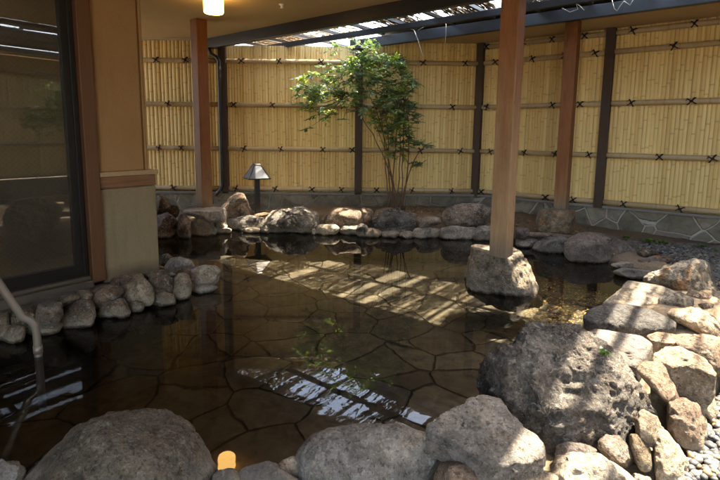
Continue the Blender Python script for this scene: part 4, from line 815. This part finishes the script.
g = G('brushed_steel_rail'); v = g.pos(); g.pbsdf((.25, .21, .17), g.ramp(g.noise(v, 40, 4), [(.3, .35), (.7, .5)]), None, .5, Metallic=.35)
hw = P(38.5, 356, 0); ht = P(36, 326, .17); ht[:2] = hw[:2]; ht[2] = .17
du = -N*.75-U*.3; du /= np.linalg.norm(du)
target = CAM+ray(0, 287)*1.0
# find the point on the ray of pixel (0,287) at distance along du
best = min(((s, z_) for s in np.linspace(.1, .6, 60) for z_ in np.linspace(.15, .6, 90)), key=lambda a: np.linalg.norm((lambda d_: np.array([360+F*(d_@_r)/(d_@_f)-0, 199-F*(d_@_u)/(d_@_f)-287]))(hw+du*a[0]+Z*a[1]-CAM)))
e_ = hw+du*best[0]+Z*best[1]; sl = (best[1]-.17)/best[0]; print('rail', best)
pts = [hw+Z*-.3, hw+Z*0, hw+Z*.11, hw+Z*.15+du*.004, hw+Z*.178+du*.02, hw+Z*.2+du*.05, e_, e_+(e_-(hw+Z*.2+du*.05))*1.5]
hr = empty('handrail', hw+Z*-.27, 'bent stainless steel handrail standing in the water below window', 'handrail'); og = np.array(hr.location)
mb = MB(); mb.tube(pts, .017, 16); mb.build('rail_tube', g.m, hr, og, True)
mb = MB(); mb.tube([hw+Z*.015, hw+Z*.05], 0.0198, 16); mb.build('collar', g.m, hr, og, True)

# ------------------------------------------------------------------ shrub with slender stems
g = G('shrub_stem'); g.pbsdf(g.mix(g.noise(g.pos((1, 1, .3)), 40, 3), (.07, .045, .03), (.19, .12, .075)), .8); STEM = g.m
g = G('glossy_leaf'); at = g.n('Attribute', attribute_name='tint'); dif = g.n('BsdfPrincipled', i_Roughness=.38); g.l(at.outputs['Color'], dif.inputs['Base Color'])
tl = g.n('BsdfTranslucent'); g.l(g.mix(1, at.outputs['Color'], (2., 1.95, .8), 'MULTIPLY'), tl.inputs[0]); ms = g.n('MixShader', i_0=.4, i_1=dif.outputs[0], i_2=tl.outputs[0]); g.l(ms.outputs[0], g.out.inputs[0]); LEAF = g.m
sb = PY_(394, 206, 5.72); sb[2] = .12
sh = empty('shrub', sb, 'slender multi stemmed shrub with feathery green foliage against the fence', 'shrub'); og = np.array(sh.location)
def X(px, py, Y): return PY_(px, py, Y)
mbs = MB(); mbl = MB()
def frond(c0, d, L, col, mb=mbl):
    d = d/np.linalg.norm(d); side = np.cross(d, [0, 0, 1.]); side /= np.linalg.norm(side)+1e-6; up_ = np.cross(side, d); n = random.randint(4, 6)
    sp = [c0+d*L*t-Z*(.18*L*t*t) for t in np.linspace(0, 1, 5)]; mbs.tube(sp, [.0022, .002, .0017, .0014, .001], 4, False)
    for k in range(n+1):
        t = .25+.75*k/n; b = c0+d*L*t-Z*(.18*L*t*t)
        for s in ((1, -1) if k < n else (0,)):
            dd = d*(.55 if s else 1)+side*s*.8+up_*random.uniform(-.35, .25)+rng.normal(size=3)*.12; dd /= np.linalg.norm(dd)
            l = random.uniform(.045, .08); w_ = l*random.uniform(.17, .25); ww = np.cross(dd, up_+rng.normal(size=3)*.25); ww /= np.linalg.norm(ww)+1e-6; nn_ = np.cross(ww, dd)
            pv = [b, b+dd*l*.35+ww*w_-nn_*.004, b+dd*l*.75+ww*w_*.7-nn_*.006, b+dd*l-nn_*.008, b+dd*l*.75-ww*w_*.7-nn_*.006, b+dd*l*.35-ww*w_-nn_*.004, b+dd*l*.5+nn_*.004]
            mb.add(pv, [(0, 1, 6), (1, 2, 6), (2, 3, 6), (3, 4, 6), (4, 5, 6), (5, 0, 6)], np.array(col)*random.uniform(.8, 1.25))
stems = [((389, 208), (385, 165), (386, 130), (375, 90)), ((395, 210), (391, 160), (384, 120), (362, 80)), ((396, 211), (399, 165), (405, 125), (392, 85)), ((399, 211), (393, 170), (378, 135), (345, 95)), ((401, 210), (404, 165), (403, 120), (405, 80)),
         ((402, 210), (411, 160), (412, 120), (400, 70)), ((392, 209), (386, 170), (392, 120), (380, 70)), ((398, 211), (408, 175), (413, 150), (432, 142)), ((394, 210), (388, 185), (399, 150), (396, 110)), ((397, 210), (396, 180), (386, 150), (370, 110))]
tips = []
for k, s in enumerate(stems):
    Yv = 5.72+random.uniform(-.1, .12); p4 = [X(x, y, 5.72+(Yv-5.72)*i/3) for i, (x, y) in enumerate(s)]; p4[0][2] = .1; pts = []
    for t in np.linspace(0, 1, 13):
        b = [(1-t)**3, 3*t*(1-t)**2, 3*t*t*(1-t), t**3]; pts.append(sum(bb*q_ for bb, q_ in zip(b, p4))+rng.normal(size=3)*.004)
    mbs.tube(pts, list(np.linspace(.0085, .0035, 13)), 6); tips.append(pts)
clumps = [(352, 48, 22, 10, 14), (368, 42, 10, 6, 8), (340, 72, 28, 10, 20), (318, 80, 22, 6, 16), (306, 88, 12, 8, 12), (325, 96, 20, 10, 20), (308, 100, 12, 8, 10), (350, 90, 20, 14, 26), (365, 72, 24, 14, 34), (388, 66, 22, 12, 36), (398, 82, 18, 14, 34), (372, 95, 22, 16, 38), (395, 102, 18, 14, 34), (404, 118, 14, 12, 34), (378, 118, 16, 14, 16), (394, 134, 16, 12, 28), (345, 108, 14, 8, 6), (318, 112, 14, 5, 6), (402, 92, 14, 26, 20), (408, 142, 9, 9, 12), (424, 143, 9, 3, 4), (411, 164, 9, 7, 5), (398, 152, 12, 8, 10), (312, 126, 6, 4, 2), (343, 120, 5, 4, 2), (378, 58, 22, 8, 20), (330, 88, 26, 10, 14), (360, 60, 16, 8, 12)]
for x, y, rx, ry, n in clumps:
    c0 = X(x, y, 5.68); dist = [(np.linalg.norm(q_-c0), q_) for pts in tips for q_ in pts[5:]]; near = min(dist, key=lambda a: a[0])[1]
    mbs.tube([near, (near+c0)/2+rng.normal(size=3)*.03, c0], [.005, .004, .002], 5, False)
    for _ in range(int(n*.85)):
        a = random.uniform(0, 6.28); rr_ = math.sqrt(random.random()); p_ = X(x+rx*rr_*math.cos(a), y+ry*rr_*math.sin(a), 5.68+random.uniform(-.2, .2)*min(1, rx/14)); 
        d = np.array([random.uniform(-1, 1)+(x-375)/90, random.uniform(-1, .4), random.uniform(-.35, .4)]); L = random.uniform(.1, .19)
        col = np.array(random.choice([(.115, .19, .13), (.14, .22, .115), (.095, .155, .115), (.2, .29, .09)]))
        frond(p_-d/np.linalg.norm(d)*L*.5, d, L, col)
mbs.build('stems', STEM, sh, og, True); fo = mbl.build('foliage', LEAF, sh, og, False)
def copy_tree(o, parent=None):
    c = o.copy(); COL.objects.link(c); c.parent = parent
    for ch in list(o.children): copy_tree(ch, c)
    return c
sh2 = copy_tree(sh); sh2.location = Vector(W(1.7, 3.1, .05)); sh2.rotation_euler = (0, 0, 1.9); sh2.scale = (.75, .75, .85); sh2['label'] = 'shrub in front of the facing fence, seen only mirrored in the window glass'
# ---- small weeds
def weed(px, py, z_, s, n, label, tp=None):
    b = P(px, py, z_) if tp is None else tp; mb = MB()
    for k in range(n):
        a = random.uniform(0, 6.28); d = np.array([math.cos(a), math.sin(a), random.uniform(.4, 1.3)]); d /= np.linalg.norm(d); l = s*random.uniform(.6, 1.2); w_ = np.cross(d, Z); w_ = w_/np.linalg.norm(w_)*l*.2
        o_ = b+np.array([random.uniform(-1, 1), random.uniform(-.5, .5), 0])*s
        mb.add([o_, o_+d*l*.5+w_, o_+d*l-Z*l*.2, o_+d*l*.5-w_], [(0, 1, 3), (1, 2, 3)], np.array((.07, .17, .025))*random.uniform(.7, 1.4))
    tag(mb.build('weed', LEAF, None, b), label, 'weed', 'small weeds')
weed(627, 238, .05, .05, 26, 'leftmost green weed at foot of the stone wall')
weed(651, 242, .04, .06, 34, 'wide green weed at wall foot behind the reddish slab')
weed(662, 243, .04, .05, 26, 'low green weed at wall foot above the gravel centre')
weed(700, 247, .03, .05, 26, 'green weed under the wall near the right frame edge')
weed(714, 251, .03, .035, 14, 'smallest weed in gravel at the right frame edge')

# sprig growing on the craggy boulder: find the boulder surface along the view
bpy.context.view_layer.update()
dg = bpy.context.evaluated_depsgraph_get()
dr = ray(603, 354); hit = SC.ray_cast(dg, Vector(CAM), Vector(dr).normalized())
if hit[0]: weed(0, 0, 0, .026, 30, 'bright green sprig sprouting on the largest craggy boulder', np.array(hit[1])-np.array(dr)*.012)

# ------------------------------------------------------------------ light
SUN = N*.37+U*.2+Z; SUN = SUN/np.linalg.norm(SUN)
ld = bpy.data.lights.new('sun', 'SUN'); ld.energy = 2.35; ld.angle = math.radians(.7); ld.color = (1, .95, .87)
lo = bpy.data.objects.new('sun', ld); COL.objects.link(lo); lo.rotation_euler = Vector(SUN).to_track_quat('Z', 'Y').to_euler(); lo.location = (2, 3, 8)
wd = bpy.data.worlds.new('World'); SC.world = wd; wd.use_nodes = True; nt = wd.node_tree; bg = nt.nodes['Background']
sky = nt.nodes.new('ShaderNodeTexSky'); sky.sky_type = 'NISHITA'; sky.sun_disc = False; sky.sun_elevation = math.asin(SUN[2]); sky.sun_rotation = math.atan2(SUN[0], SUN[1]); sky.dust_density = 2.; sky.air_density = 1.
nt.links.new(sky.outputs[0], bg.inputs[0]); bg.inputs[1].default_value = .15
SC.view_settings.view_transform = 'Standard'; SC.view_settings.look = 'None'; SC.view_settings.exposure = 3.6; SC.view_settings.gamma = 1; SC.view_settings.use_curve_mapping = False
SC.view_settings.use_white_balance = True; SC.view_settings.white_balance_temperature = 7900
SC.render.engine = 'CYCLES'; cy = SC.cycles; cy.use_denoising = True; cy.adaptive_threshold = .02; cy.max_bounces = 10; cy.diffuse_bounces = 5; cy.glossy_bounces = 5; cy.transparent_max_bounces = 24; cy.transmission_bounces = 6; cy.caustics_reflective = False; cy.caustics_refractive = False; cy.sample_clamp_indirect = 6
